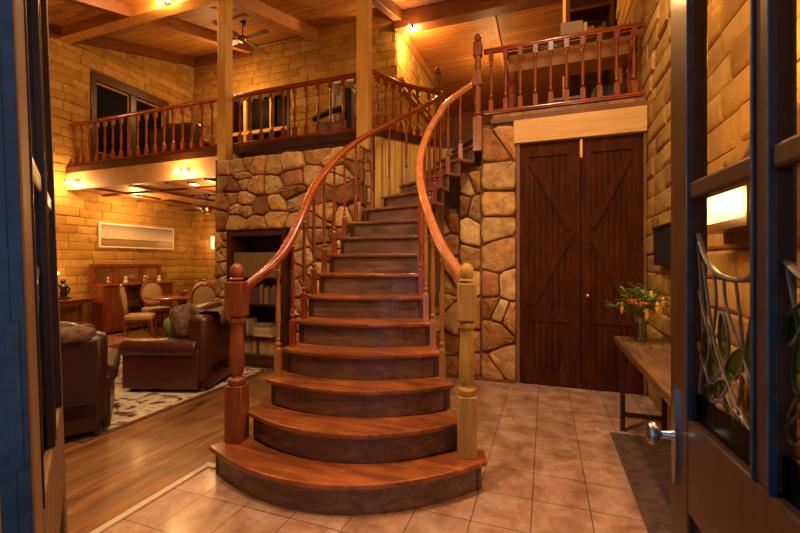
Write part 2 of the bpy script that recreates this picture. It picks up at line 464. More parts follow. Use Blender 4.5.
# left wall with the upper window hole (Y 5.25..6.95, Z 3.5..5.12)
WY0, WY1, WZ0, WZ1 = 5.25, 6.95, 3.45, 5.12
solid_and_blocks('wall_left', [(LX-.2,LX,.1,WY0,-.05,6.6),(LX-.2,LX,WY0,WY1,-.05,WZ0),(LX-.2,LX,WY0,WY1,WZ1,6.6),(LX-.2,LX,WY1,BY+.2,-.05,6.6)],
    [(((LX,BY,0),(0,-1,0),Z3,(1,0,0),BY-.3,6.5), dict(holes=[(BY-WY1,BY-WY0,WZ0,WZ1)], topf=lambda u: ceil_z(BY-u)-.02, rnd=rL))])
# back wall: lower part, upper part with sliding door opening
DX0, DX1, DZ1 = -7.15, -5.45, 5.35
solid_and_blocks('wall_back', [(LX,-2.87,BY,BY+.2,-.05,FZ),(LX,DX0,BY,BY+.2,FZ,6.7),(DX0,DX1,BY,BY+.2,DZ1,6.7),(DX1,-2.87,BY,BY+.2,FZ,6.7)],
    [(((LX,BY,0),X3,Z3,(0,-1,0),4.2,2.72), dict(rnd=rL)),
     (((LX,BY,FZ),X3,Z3,(0,-1,0),-2.87-LX,6.48-FZ), dict(holes=[(DX0-LX,DX1-LX,-1,DZ1-FZ)], rnd=rL))])
# upper passage wall running back from the corner
solid_and_blocks('wall_passage', [(-3.07,-2.87,BY+.2,13,FZ,6.6)],
    [(((-2.87,BY,FZ),Y3,Z3,(1,0,0),5.3,3.05), dict(rnd=rL))])
# right wall, both storeys
solid_and_blocks('wall_right', [(RX,RX+.2,.3,13,-.05,7)],
    [(((RX,.3,0),Y3,Z3,(-1,0,0),4.55,3.1), dict(rnd=rL, bh=.19, bw=.44, depth=.03)),
     (((RX,.3,3.1),Y3,Z3,(-1,0,0),12.6,3.2), dict(rnd=rL, bh=.19, bw=.44, depth=.035, topf=lambda u: max(ceil_z(.3+u)-3.1,1.) if u < 7.4 else 3.1))])
struct('wall_back_hidden', MB().box(-2.87,RX+.2,BY,BY+.2,-.05,3.03), MT['mudjoint'])
struct('wall_rear', MB().box(-3.07,RX+.2,13,13.2,FZ,7), MT['beamdark'])
# front wall with the doorway the camera looks through
struct('wall_front', MB().box(LX-.2,-.86,.0,.3,-.05,4.5).box(.5,RX+.2,.0,.3,-.05,4.5).box(-.86,.5,.0,.3,2.45,4.5), MT['mudjoint'])
struct('trim_2', MB().box(-.86,-.8,-.02,.32,0,2.45).box(.44,.5,-.02,.32,0,2.45).box(-.8,.44,-.02,.32,2.39,2.45), MT['dusk_lit_paint'], bevel=.005)

# ceilings
c = MB(); zA, zB = ceil_z(0), ceil_z(BY)
c.add([(LX-.2,0,zA),(RX+.2,0,zA),(RX+.2,BY+.1,zB+.029),(LX-.2,BY+.1,zB+.029),(LX-.2,0,zA+.08),(RX+.2,0,zA+.08),(RX+.2,BY+.1,zB+.109),(LX-.2,BY+.1,zB+.109)],
      [(0,1,2,3)[::-1],(4,5,6,7),(0,1,5,4),(1,2,6,5),(2,3,7,6),(3,0,4,7)])
struct('ceiling', c, MT['pine'], smooth=False)
struct('ceiling', MB().box(-3.07,RX+.2,BY+.1,13.2,6.28,6.36), MT['pine'], smooth=False)
struct('ceiling', MB().box(LX,-4.3,EY+.05,BY,2.74,2.8), MT['pine'], smooth=False)
# upper floor slab with the stairwell cut out
def lp(k, D):
    i = int(math.floor(k)); i = max(1, min(16, i)); t = k-i
    a, b = D[i], D[i+1]; return (a[0]+(b[0]-a[0])*t, a[1]+(b[1]-a[1])*t)
LP = {1:(-2.086,2.053),2:(-1.937,2.24),3:(-1.911,2.4),4:(-1.905,2.58),5:(-1.93,2.78),6:(-1.98,3.0),7:(-2.02,3.24),8:(-2.06,3.5),9:(-2.09,3.78),10:(-2.11,4.05),
      11:(-2.05,4.34),12:(-1.94,4.65),13:(-1.81,4.93),14:(-1.64,5.18),15:(-1.46,5.38),16:(-1.25,5.53),17:(-1.03,5.6)}
WELL = [(-2.14,4.87),(-2.03,5.1),(-1.92,5.33),(-1.74,5.56),(-1.5,5.78)]
RP = {1:(-.333,2.477),2:(-.49,2.58),3:(-.59,2.74),4:(-.70,2.88),5:(-.81,3.06),6:(-.92,3.26),7:(-1.0,3.44),8:(-1.045,3.61),9:(-1.065,3.78),10:(-1.07,3.94),
      11:(-1.06,4.08),12:(-1.04,4.22),13:(-1.02,4.36),14:(-.93,4.52),15:(-.8,4.68),16:(-.7,4.82),17:(-.6,4.96)}
BG = {1:.36,2:.29,3:.22,4:.17,5:.13,6:.085,7:.055,8:.03,9:.015}
well = [(-2.06,4.74),(-1.87,4.98),(-1.69,5.24),(-1.5,5.45),(-1.28,5.6),(-1.03,5.67)]
wellc = [(p.x,p.y) for p in catmull([(x,y,0) for x,y in well],2)]
slab = [(LX,EY),(-1.99,EY)]+wellc[4:]+[(RP[17][0],RP[17][1]),(-.58,EY),(RX,EY),(RX,13),(-2.87,13),(-2.87,BY),(LX,BY)]
struct('floor', MB().prism(slab, 3.03, FZ), MT['floorwood'], smooth=False)
struct('trim_3', MB().box(LX+.02,-4.4,EY-.03,EY+.05,2.72,3.03), MT['fascia'])
struct('trim_4', MB().box(LX+.02,-2.12,EY-.035,EY-.002,3.035,FZ-.005), MT['darkwood'])
struct('trim_5', MB().box(-.6,RX-.04,EY-.05,EY-.002,3.03,3.09), MT['beamdark'])
# lining boards of the stairwell, below the curved edge
lin = MB()
cv = [Vector((x,y,0)) for x,y in wellc]+[Vector((-.85,5.45,0)),Vector((-.7,5.25,0)),Vector((-.56,5.03,0)),Vector((-.5,4.99,0))]
for i in range(len(cv)-1):
    a, b = cv[i], cv[i+1]; d = (b-a).normalized(); n = Vector((-d.y,d.x,0))*.02; m = (a+b)/2
    q = [a+d*.003, b-d*.003, b-d*.003+n, a+d*.003+n]
    lin.prism([(v.x,v.y) for v in q], 0, 3.03)
struct('trim_6', lin, MT['post'], smooth=False)
fas = MB(); 
fas.sweep([(-.02,-.06),(.02,-.06),(.02,.055),(-.02,.055)], [(v.x,v.y,3.085) for v in cv[:-4]])
struct('trim_7', fas, MT['darkwood'])

# joists below the upper floor (lower ceiling lattice)
j = 0
g = 'dark battens of the lower ceiling'
for x in (-7.6,-6.75,-5.9,-5.05):
    tag(obj('ceiling_batten', MB().box(x-.035,x+.035,EY+.06,BY-.02,2.7,2.74), MT['beamdark']), 'thin dark batten running back across the low ceiling under the balcony', 'beam', g)
for y in (5.5,6.2,6.95):
    tag(obj('ceiling_batten', MB().box(LX+.03,-4.35,y-.035,y+.035,2.705,2.74), MT['beamdark']), 'thin dark batten crossing sideways under the balcony ceiling', 'beam', 'cross battens of the lower ceiling')

# ------------------------------------------------------------------ beams and posts
def rafter(x, y0, y1, w, d, label, mat):
    m = MB(); z0, z1 = ceil_z(y0), ceil_z(y1)
    m.add([(x-w/2,y0,z0-d),(x+w/2,y0,z0-d),(x+w/2,y1,z1-d),(x-w/2,y1,z1-d),(x-w/2,y0,z0),(x+w/2,y0,z0),(x+w/2,y1,z1),(x-w/2,y1,z1)],
          [(3,2,1,0),(4,5,6,7),(0,1,5,4),(1,2,6,5),(2,3,7,6),(3,0,4,7)])
    tag(obj('ceiling_rafter', m, MT[mat], bevel=.004), label, 'beam')
PY0, PY1 = 4.66, 4.86
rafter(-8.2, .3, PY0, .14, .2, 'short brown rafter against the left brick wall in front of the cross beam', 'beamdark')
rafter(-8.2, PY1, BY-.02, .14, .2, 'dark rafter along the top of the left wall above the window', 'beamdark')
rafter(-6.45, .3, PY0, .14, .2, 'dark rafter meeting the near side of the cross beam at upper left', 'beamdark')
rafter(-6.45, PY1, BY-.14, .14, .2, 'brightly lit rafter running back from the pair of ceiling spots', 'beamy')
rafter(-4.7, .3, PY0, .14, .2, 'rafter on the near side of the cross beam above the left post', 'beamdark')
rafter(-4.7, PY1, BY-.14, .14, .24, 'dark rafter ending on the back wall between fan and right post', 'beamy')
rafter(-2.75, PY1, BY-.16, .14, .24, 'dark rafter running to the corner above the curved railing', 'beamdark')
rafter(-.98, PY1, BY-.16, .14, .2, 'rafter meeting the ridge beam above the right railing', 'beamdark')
tag(obj('ceiling_beam', MB().box(LX,RX,PY0,PY1,5.42,5.66), MT['beamx'], bevel=.006), 'long orange cross beam carried by the two square pine posts', 'beam')
tag(obj('ceiling_beam', MB().box(LX,-6.5,BY-.14,BY-.0,6.27,6.5), MT['beamdark'], bevel=.004), 'short dark beam at the top of the back wall behind the ceiling fan', 'beam')
tag(obj('ceiling_beam', MB().box(-4.63,-2.87,BY-.14,BY,6.25,6.5), MT['beamx'], bevel=.004), 'orange beam along the top of the back wall behind the right post', 'beam')
tag(obj('ceiling_beam', MB().box(-2.87,RX,BY-.16,BY+.1,6.1,6.42), MT['beamdark'], bevel=.006), 'big dark ridge beam crossing above the right railing', 'beam')
tag(obj('ceiling_batten', MB().box(-.99,-.92,BY+.1,12.9,6.23,6.28), MT['beamy']), 'narrow batten on the board ceiling beyond the ridge beam', 'beam')
tag(obj('ceiling_batten', MB().box(-2.85,-2.76,BY+.1,12.9,6.16,6.28), MT['beamy']), 'timber strip where the passage wall meets the board ceiling', 'beam')
tag(obj('timber_post', MB().box(-4.52,-4.37,4.6,4.75,2.84,5.42), MT['post'], bevel=.006), 'square yellow pine post, the left one beside the ceiling fan', 'post')
tag(obj('timber_post', MB().box(-2.3,-2.14,4.68,4.83,2.84,5.42), MT['post'], bevel=.006), 'square yellow pine post at the start of the curved railing', 'post')
tag(obj('door_lintel', MB().box(-.34,RX-.03,EY-.07,EY+.13,2.765,3.03), MT['beam_pale'], bevel=.005), 'broad pale pine beam resting above the dark double doors', 'beam')

# ------------------------------------------------------------------ stone walls
rs = random.Random(11)
w = MB().box(-4.4,-4.14,4.45,4.98,0,2.84).box(-3.13,-2.14,4.45,4.98,0,2.84).box(-4.14,-3.13,4.45,4.98,1.83,2.84).box(-4.14,-3.13,4.85,4.98,0,1.83)
struct('wall_stone', w, MT['mortar'], smooth=False)
q = MB()
F = (0,-1,0)
stones(q, (-4.35,4.45,1.83), X3, Z3, F, 2.23, 1.01, .34, .23, .065, rs)
stones(q, (-3.11,4.45,0), X3, Z3, F, .97, 1.83, .32, .23, .06, rs)
stones(q, (-4.38,4.45,0), X3, Z3, F, .24, 1.83, .24, .22, .06, rs)
stones(q, (-2.14,4.45,1.7), Y3, Z3, (1,0,0), .5, 1.12, .28, .22, .02, rs)
struct('wall_stone', q, MT['stone'], angle=50)
w = MB().box(-2.1,-.98,4.84,4.98,0,2.05).box(-.98,-.72,4.84,4.98,0,2.55).box(-.72,-.3,4.84,4.98,0,3.03)
struct('wall_door_side', w, MT['mortar'], smooth=False)
q = MB()
stones(q, (-1.6,4.84,0), X3, Z3, F, .62, 2.0, .3, .26, .06, rs, .1)
stones(q, (-.98,4.84,0), X3, Z3, F, .26, 2.5, .26, .3, .06, rs, 0)
stones(q, (-.72,4.84,0), X3, Z3, F, .41, 3.0, .4, .34, .06, rs, .15)
struct('wall_door_side', q, MT['stone'], angle=50)
struct('wall_door_right', MB().box(.97,RX,4.84,4.98,0,2.77), MT['mudjoint'])

# ------------------------------------------------------------------ staircase
st = thing('staircase', 'curved timber staircase with bowed bottom steps in the middle of the hall', 'staircase', (-1.2,2.2,0))
def nose(k, n=14, fwd=0., ins=0.):
    L, R = Vector(LP[k]), Vector(RP[k]); d = (R-L).normalized(); nrm = Vector((d.y,-d.x)); b = BG.get(k, 0)
    L = L+d*ins; R = R-d*ins; out = []
    for i in range(n+1):
        t = i/n; out.append(L+(R-L)*t+nrm*(b*(1-(2*t-1)**2)+fwd))
    return out
TH = .032
for k in range(1, 17):
    z = RISE*k; fr = nose(k, fwd=.0); bk = nose(k+1, fwd=-.03)
    if k == 1: bk = [Vector((-2.035,2.3))]+bk+[Vector((-.37,2.62))]
    if k == 2: bk = bk
    poly = [(p.x,p.y) for p in fr]+[(p.x,p.y) for p in bk[::-1]]
    m = MB().prism(poly, z-TH, z); obj('tread', m, MT['tread' if k < 8 else 'tread_upper'], st, world=True, bevel=.008, smooth=False)
for k in range(1, 18):
    z0 = RISE*(k-1)+(0 if k > 1 else 0); z1 = RISE*k-TH
    fr = nose(k, fwd=-.028, ins=.03); bk = nose(k, fwd=-.05, ins=.03)
    poly = [(p.x,p.y) for p in fr]+[(p.x,p.y) for p in bk[::-1]]
    obj('riser', MB().prism(poly, z0+.0005, z1), MT['riser'], st, world=True, smooth=False)
# sides below the treads, set back from their ends
for D, E, sgn in ((LP, RP, 1), (RP, LP, 1)):
    m = MB()
    for k in range(1, 13):
        a = Vector(D[k]); b = Vector(D[k+1]); ia = (Vector(E[k])-a).normalized(); ib = (Vector(E[k+1])-b).normalized()
        o0, o1 = .05, .08
        q = [a+ia*o0, b+ib*o0, b+ib*o1, a+ia*o1]
        if D is LP: q = q[::-1]
        zt = RISE*k-TH-.001; zb = 0 if k < 9 else RISE*(k-6)
        f0 = .05 if k > 1 else .06
        q = [(v.x,v.y) for v in q]
        area = sum(q[i][0]*q[(i+1)%4][1]-q[(i+1)%4][0]*q[i][1] for i in range(4))
        if area < 0: q = q[::-1]
        m.prism(q, zb, zt)
    obj('side_panel', m, MT['darkwood'], st, world=True, smooth=False)

# baluster profile (unit height 1)
def turned(mb, h, at=(0,0,0), w=.036, blk=.24, seg=10, rz=0):
    """square foot block, turned shaft, small square head"""
    x, y, z = at; r = w/2
    mb.obox((x,y,z+blk*h/2), (w,w,blk*h), rz)
    p = [(r*.95,blk),(r*.55,blk+.02),(r*.95,blk+.035),(r*.95,blk+.05),(r*.5,blk+.065),(r*.8,blk+.085),(r*.55,blk+.1),(r*.62,blk+.13),(r*.9,blk+.26),(r*.75,blk+.42),(r*.5,.9),(r*.9,.915),(r*.55,.93),(r*.75,.95),(r*.75,1.)]
    mb.lathe([(a,z+b*h) for a,b in p], seg, (x,y,0))
    return mb
def turned_rev(mb, h, at=(0,0,0), w=.04, seg=10):
    """balcony baluster: block head and foot"""
    x, y, z = at; r = w/2
    mb.obox((x,y,z+.09*h), (w,w,.18*h)); mb.obox((x,y,z+.93*h), (w,w,.14*h))
    p = [(r*.9,.18),(r*.5,.2),(r*.95,.225),(r*.5,.25),(r*.6,.3),(r*.85,.42),(r*.7,.6),(r*.5,.76),(r*.9,.78),(r*.5,.8),(r*.9,.84),(r*.9,.87)]
    mb.lathe([(a,z+b*h) for a,b in p], seg, (x,y,0))
    return mb
balm = {}
def baluster(parent, loc, h, mat, kind='stair', w=.043, rz=0):
    key = (round(h,2), mat, kind)
    if key not in balm:
        mb = MB(); (turned if kind == 'stair' else turned_rev)(mb, round(h,2), w=w)
        o = obj('baluster', mb, MT[mat], parent); balm[key] = o.data
    else:
        o = bpy.data.objects.new('baluster', balm[key]); COL.objects.link(o); o.parent = parent
    inv = pmat(parent).inverted(); o.location = inv@Vector(loc); o.rotation_euler = (0,0,rz)
    return o
def newel(parent, loc, mat, z=None, rz=.24, H=1.21, w=.118):
    m = MB(); h = w/2
    m.obox((0,0,.19), (w,w,.38)); m.obox((0,0,.965), (w,w,.23))
    m.lathe([(h*.9,.38),(h*.98,.395),(h*.98,.42),(h*.6,.435),(h*.6,.45),(h*.78,.465),(h*.86,.52),(h*.84,.6),(h*.76,.7),(h*.68,.77),(h*.62,.79),(h*.96,.805),(h*.96,.83),(h*.68,.842),(h*.98,.856)], 20)
    m.lathe([(h*.8,1.08),(h*.5,1.09),(h*.45,1.1)], 18)
    o = obj('newel_post', m, MT[mat], parent, bevel=.004)
    inv = pmat(parent).inverted(); o.location = inv@Vector(loc); o.rotation_euler = (0,0,rz)
    b = MB().blob((0,0,1.15), (.046,.046,.058), 20, 14).lathe([(.046,1.095),(.05,1.1),(.03,1.115)], 18)
    f = obj('finial', b, MT[mat], o)
    return o
# handrails
def hr_prof(w=.036, h=.03):
    return [(-w*.7,-h),(w*.7,-h),(w*.75,-h*.4),(w,-h*.2),(w,h*.25),(w*.8,h*.75),(w*.35,h),(-w*.35,h),(-w*.8,h*.75),(-w,h*.25),(-w,-h*.2),(-w*.75,-h*.4)]
def inset(k, side, d=.06):
    a = Vector(lp(k, LP)); b = Vector(lp(k, RP)); u = (b-a).normalized()
    return a+u*d if side == 'L' else b-u*d
lr = thing('stair_railing', 'left stair railing with long sweeping red-brown handrail and turned balusters', 'railing', (-1.976,2.187,RISE))
lz = {1.5:1.225,2:1.27,3:1.385,4:1.55,5:1.77,6:2.0,7:2.19,8:2.37,9:2.55,10:2.71,11:2.9,12:3.09,13:3.28,14:3.45,15:3.63,15.6:3.74}
path = [(-1.96,2.24,1.22)]+[(inset(k,'L').x, inset(k,'L').y, z) for k, z in lz.items() if k >= 3]
obj('handrail', MB().sweep(hr_prof(.034,.028), catmull(path, 7)), MT['rail'], lr, world=True)
newel(lr, (-1.976,2.187,RISE), 'newel_red')
def zint(D, k):
    ks = sorted(D); 
    for a, b in zip(ks, ks[1:]):
        if a <= k <= b: return D[a]+(D[b]-D[a])*(k-a)/(b-a)
    return D[ks[-1]]
for k in range(3, 16):
    p = inset(k+.3, 'L'); zt = zint(lz, min(k+.3,17))-.03
    baluster(lr, (p.x,p.y,RISE*k), zt-RISE*k, 'baluster' if k > 3 else 'bal_amber', rz=.25)
newel(lr, (-1.45,5.62,FZ), 'newel_red', rz=.8, w=.1).scale = (1,1,.88)
rr = thing('stair_railing', 'right stair railing with amber handrail curling up to the tall newel', 'railing', (-.463,2.51,RISE))
rz_ = {2:1.34,3:1.46,4:1.61,5:1.79,6:1.99,7:2.19,8:2.38,9:2.55,10:2.71,11:2.86,12:3.0,13:3.15,14:3.32,15:3.48}
path = [(-.475,2.54,1.28)]+[(inset(k,'R').x, inset(k,'R').y, z) for k, z in rz_.items() if k >= 3]+[(-.77,4.72,3.53)]
obj('handrail', MB().sweep(hr_prof(.036,.03), catmull(path, 7)), MT['rail_tan'], rr, world=True)
newel(rr, (-.463,2.51,RISE), 'newel_cool_lit')
for k in range(3, 15):
    p = inset(k+.35, 'R'); zt = zint(rz_, k+.35)-.03
    baluster(rr, (p.x,p.y,RISE*k), zt-RISE*k, 'bal_amber' if k < 6 else 'baluster', rz=.3)
p = inset(2.35,'R')
# upper newel
m = MB(); h = .05
m.obox((0,0,.2), (.1,.1,.4)); m.obox((0,0,.85), (.1,.1,.16)); m.obox((0,0,1.2), (.1,.1,.16))
m.lathe([(.045,.4),(.03,.42),(.046,.44),(.03,.46),(.042,.55),(.036,.7),(.045,.77)],16).lathe([(.045,.93),(.03,.95),(.044,1.0),(.036,1.08),(.045,1.12)],16).lathe([(.04,1.28),(.022,1.29)],16)
m.blob((0,0,1.335),(.043,.043,.05),16,10)
o = obj('newel_post', m, MT['newel_red'], rr, bevel=.003); inv = pmat(rr).inverted(); o.location = inv@Vector((-.745,4.745,2.7))

# ------------------------------------------------------------------ balcony railings
def balcony(label, p0, p1, n, z0=3.19, z1=3.93, y=None):
    t = thing('balcony_railing', label, 'railing', ((p0[0]+p1[0])/2,(p0[1]+p1[1])/2,FZ))
    path = lambda z: [(p0[0],p0[1],z),((p0[0]+p1[0])/2,(p0[1]+p1[1])/2,z),(p1[0],p1[1],z)]
    obj('handrail', MB().sweep(hr_prof(.034,.028), path(z1)), MT['rail'], t, world=True)
    obj('bottom_rail', MB().sweep(hr_prof(.032,.022), path(z0)), MT['rail'], t, world=True)
    for i in range(n):
        f = (i+.5)/n; baluster(t, (p0[0]+(p1[0]-p0[0])*f, p0[1]+(p1[1]-p0[1])*f, z0+.018), z1-z0-.04, 'baluster', 'balc', .05)
    return t
EYr = EY+.03
t1 = balcony('straight balcony railing between the left brick wall and the first pine post', (LX+.06,EYr), (-4.59,EYr), 18)
t2 = balcony('straight balcony railing between the two square pine posts above the stone wall', (-4.45,EYr), (-2.3,EYr), 11)
t3 = balcony('straight balcony railing above the double doors, ending at the right brick wall', (-.69,EYr), (RX-.05,EYr), 10)
t4 = thing('balcony_railing', 'curved balcony railing around the stairwell behind the stair handrail', 'railing', (-2.0,5.3,FZ))
cvr = catmull([(x,y,0) for x,y in WELL],7)
obj('handrail', MB().sweep(hr_prof(.034,.028), [(v.x,v.y,3.93) for v in cvr]), MT['rail'], t4, world=True)
obj('bottom_rail', MB().sweep(hr_prof(.032,.022), [(v.x,v.y,3.19) for v in cvr]), MT['rail'], t4, world=True)
for i in range(7):
    v = cvr[int((i+.6)/7.4*len(cvr))]; baluster(t4, (v.x,v.y,3.208), .7, 'baluster', 'balc', .05)

# ------------------------------------------------------------------ double barn doors
def barn_leaf(n, x0, x1, mirror):
    t = thing('door_%d' % n, '', '', (x0,EY-.03,0), kind='structure'); W = x1-x0; Hh = 2.74
    m = MB(); y = .0
    # back boards
    nb = 7
    for i in range(nb):
        a = .09+(W-.18)*i/nb; m.box(a+.0015, a+(W-.18)/nb-.0015, .012, .04, .1, Hh-.1)
    m.box(0,.1,0,.045,0.012,Hh).box(W-.1,W,0,.045,.012,Hh).box(.1,W-.1,0,.045,Hh-.14,Hh).box(.1,W-.1,0,.045,.012,.17).box(.1,W-.1,0,.045,.72,.88)
    obj('door_leaf', m, MT['door'], t, smooth=False, bevel=.003)
    def brace(z0, z1, xa, xb):
        mm = MB(); a = Vector((xa,0,z0)); b = Vector((xb,0,z1)); d = (b-a).normalized(); nn = Vector((-d.z,0,d.x))*.045
        q = [a-nn,b-nn,b+nn,a+nn]; vs = [(v.x,-.004,v.z) for v in q]+[(v.x,.03,v.z) for v in q]
        mm.add(vs, [(0,1,2,3),(7,6,5,4),(0,4,5,1),(1,5,6,2),(2,6,7,3),(3,7,4,0)])
        obj('brace', mm, MT['door'], t, smooth=False, bevel=.003)
    o, i_ = (.12, W-.1) if not mirror else (W-.12, .1)
    brace(.92, 1.72, o, i_); brace(2.56, 1.78, o, i_)
    return t
XM = .37
dA = barn_leaf(1, -.27, XM-.004, False); dB = barn_leaf(2, XM+.004, .97, True)
kb = MB().lathe([(.008,0),(.008,.03),(.022,.035),(.027,.05),(.02,.062),(.004,.066)],14)
for v in kb.v: v.x, v.y, v.z = v.x, -v.z, v.y
o = obj('door_knob', kb, MT['brass'], dB); o.location = (.06,0,1.03)
obj('bolt', MB().box(-.012,.012,-.012,0,2.55,2.75), MT['brass'], dB)
struct('trim_8', MB().box(-.315,-.272,EY-.045,EY+.1,0,2.765).box(.972,1.0,EY-.045,EY+.1,0,2.765), MT['jamb'], bevel=.003)
struct('wall_behind_doors', MB().box(-.3,RX,EY+.12,EY+.2,0,3.03), MT['dark'])
struct('baseboard_stone', MB().box(-1.6,-.32,EY-.085,EY-.0,0,.03), MT['mortar'])

# ------------------------------------------------------------------ front door leaves
def door_leaf(n, loc, ang, W, m_face, t=.045, flip=1, knob=False):
    """local x: from the free end 0 to W; face at y=0, thickness behind at +y*flip"""
    root = thing('door_%d' % n, '', '', loc, ang, kind='structure')
    y0, y1 = (0, t) if flip > 0 else (-t, 0)
    Ht = 2.35; S = .12
    m = MB()
    m.box(0,S,y0,y1,.01,Ht).box(W-S,W,y0,y1,.01,Ht).box(S,W-S,y0,y1,.01,.25).box(S,W-S,y0,y1,.77,1.005).box(S,W-S,y0,y1,Ht-.14,Ht)
    cx = W/2
    obj('stile_and_rails', m, MT[m_face], root, smooth=False, bevel=.006)
    mm = MB().box(cx-.025,cx+.025,y0+.003,y1-.003,1.005,Ht-.14).box(S,cx-.025,y0+.003,y1-.003,1.555,1.6).box(cx+.025,W-S,y0+.003,y1-.003,1.555,1.6).box(cx-.03,cx+.03,y0+.003,y1-.003,.25,.78)
    obj('glazing_bar', mm, MT['leaf_door'], root, smooth=False, bevel=.008)
    # beads along the glass edges; the right leaf's carry caught dusk light as colour
    bd = MB(); yb = y0-.004 if flip > 0 else y1-.004
    ys = (y0-.003, y0+.012) if flip > 0 else (y1-.012, y1+.003)
    for a in (S-.004, cx-.028, cx+.021, W-S-.003): bd.box(a,a+.007,ys[0],ys[1],1.005,2.21)
    obj('bead', bd, MT['dusk_lit_paint' if knob else 'leaf_door'], root, smooth=False, bevel=.002)
    pn = MB().box(S,cx-.03,y0+.015,y1-.015,.25,.78).box(cx+.03,W-S,y0+.015,y1-.015,.25,.78)
    obj('door_panel', pn, MT['leaf_door'], root, smooth=False)
    ym = (y0+y1)/2
    for (a,b) in ((S,cx-.025),(cx+.025,W-S)):
        for (c_,d_) in ((1.005,1.555),(1.6,Ht-.14)):
            obj('glass_pane', MB().box(a,b,ym-.002,ym+.002,c_,d_), MT['pane'], root, smooth=False)
    # leaded flowers in the lower panes
    yl = ym
    for a, wdt, mir in ((S, cx-.025-S, 1), (cx+.025, W-S-cx-.025, -1)):
        X = lambda u: a+(u if mir > 0 else 1-u)*wdt
        ld = MB()
        def cur(pts, r=.0035):
            ld.tube([(p.x,yl,p.z) for p in catmull([(X(u),0,z) for u,z in pts],6)], r, 6)
        cur([(0,1.47),(.15,1.41),(.4,1.37),(.75,1.365),(1,1.4)], .006)
        cur([(.02,1.05),(.1,1.2),(.06,1.35),(0,1.45)])
        cur([(.95,1.05),(.6,1.12),(.3,1.22),(.1,1.4)])
        cur([(1,1.12),(.75,1.2),(.5,1.3),(.45,1.37)])
        cur([(.5,1.05),(.4,1.13),(.15,1.26),(.02,1.33)])
        cur([(.1,1.05),(.25,1.12),(.45,1.16),(.7,1.15)])
        cur([(.3,1.01),(.22,1.15),(.33,1.3),(.3,1.375)])
        cur([(.98,1.01),(.8,1.1),(.85,1.25),(.98,1.39)])
        cur([(.7,1.01),(.66,1.1),(.72,1.22),(.62,1.365)])
        cur([(0,1.2),(.2,1.12),(.35,1.02)])
        cur([(.05,1.005),(.3,1.08),(.6,1.09),(.98,1.06)])
        lv = [(.15,1.2,.05,.1),(.2,1.09,.045,-.5),(.45,1.24,.05,.5),(.88,1.15,.05,0),(.85,1.24,.055,.3),(.62,1.19,.05,-.4),(.78,1.13,.05,.7),(.4,1.12,.04,-.6),(.28,1.17,.045,.2),(.55,1.08,.035,.9),(.92,1.3,.045,-.3)]
        for i,(u,z,L,an) in enumerate(lv):
            pts = []
            for kx in range(12):
                th = 2*PI*kx/12; px = L*math.cos(th); pz = .4*L*math.sin(th)*(1-.3*math.cos(th))
                an2 = an+1.2; pts.append((min(max(X(u)+px*math.cos(an2)-pz*math.sin(an2),a+.003),a+wdt-.003), yl, z+px*math.sin(an2)+pz*math.cos(an2)))
            ld.tube(pts+[pts[0]], .0035, 6)
            g_ = MB(); vs = [(p[0],yl-.0035,p[2]) for p in pts]+[(p[0],yl+.0035,p[2]) for p in pts]
            g_.add(vs, [list(range(12)), list(range(12,24))[::-1]]+[(k_,(k_+1)%12,12+(k_+1)%12,12+k_) for k_ in range(12)])
            obj('stained_glass_leaf', g_, MT['greenpane' if i % 3 else 'yellowpane'], root, smooth=False)
        obj('stained_glass_base', MB().box(a+.001,a+wdt-.001,yl-.0035,yl+.0035,1.006,1.075), MT['darkgreenpane'], root, smooth=False)
        obj('leading', ld, MT['lead'], root)
    if knob:
        yy = y0 if flip > 0 else y1; sg = -1 if flip > 0 else 1
        pl = MB()
        pts = [(.05+.016*math.cos(t_)*(1 if abs(math.sin(t_)) < .9 else .8), .13*math.sin(t_)+.93) for t_ in [2*PI*i/20 for i in range(20)]]
        vs = [(x,yy+sg*.008,z) for x,z in pts]+[(x,yy,z) for x,z in pts]
        pl.add(vs, [list(range(20)), list(range(20,40))[::-1]]+[(i,20+i,20+(i+1)%20,(i+1)%20) for i in range(20)])
        obj('escutcheon', pl, MT['chrome'], root)
        kn = MB().lathe([(.014,0),(.011,.012),(.008,.03),(.012,.036),(.026,.042),(.03,.052),(.027,.062),(.012,.068)],20)
        for v in kn.v: v.x, v.y, v.z = v.x, sg*v.z, v.y
        o = obj('door_knob', kn, MT['chrome'], root); o.location = (.05,yy+sg*.006,.935)
    return root
th = math.atan(145/400); cs, sn = math.cos(th), math.sin(th)
def cam2w(xc, zc): return (xc*cs-zc*sn, zc*cs+xc*sn)
P = cam2w(.756,1.12); Q = cam2w(.756-.283*.87, 1.12-.959*.87)
angR = math.atan2(Q[1]-P[1], Q[0]-P[0])
# camera side of this leaf is its left face
door_leaf(3, (P[0],P[1],0), angR, .87, 'leaf_door', flip=1 if True else -1, knob=True) if False else None
nrm = Vector((-(Q[1]-P[1]), Q[0]-P[0])).normalized()     # local +y
toc = Vector((0,0))-Vector(P)
camside = 1 if toc.dot(nrm) > 0 else -1                   # +1: camera on local +y side
door_leaf(3, (P[0],P[1],0), angR, .87, 'leaf_door', flip=-camside, knob=True)
PL = (-.673,.342); dl = Vector((-.8505,.5265)).normalized()
angL = math.atan2(dl.y, dl.x); nl = Vector((-dl.y, dl.x)); cl = 1 if (-Vector(PL)).dot(nl) > 0 else -1
LD = door_leaf(4, (PL[0],PL[1],0), angL, .87, 'leaf_tan', flip=-cl, t=.034)
ax = Vector((-sn,cs,0))
LD.rotation_mode = 'QUATERNION'
from mathutils import Quaternion
q0 = Quaternion((0,0,1), angL); LD.rotation_quaternion = Quaternion(ax, math.radians(-2.2)) @ q0
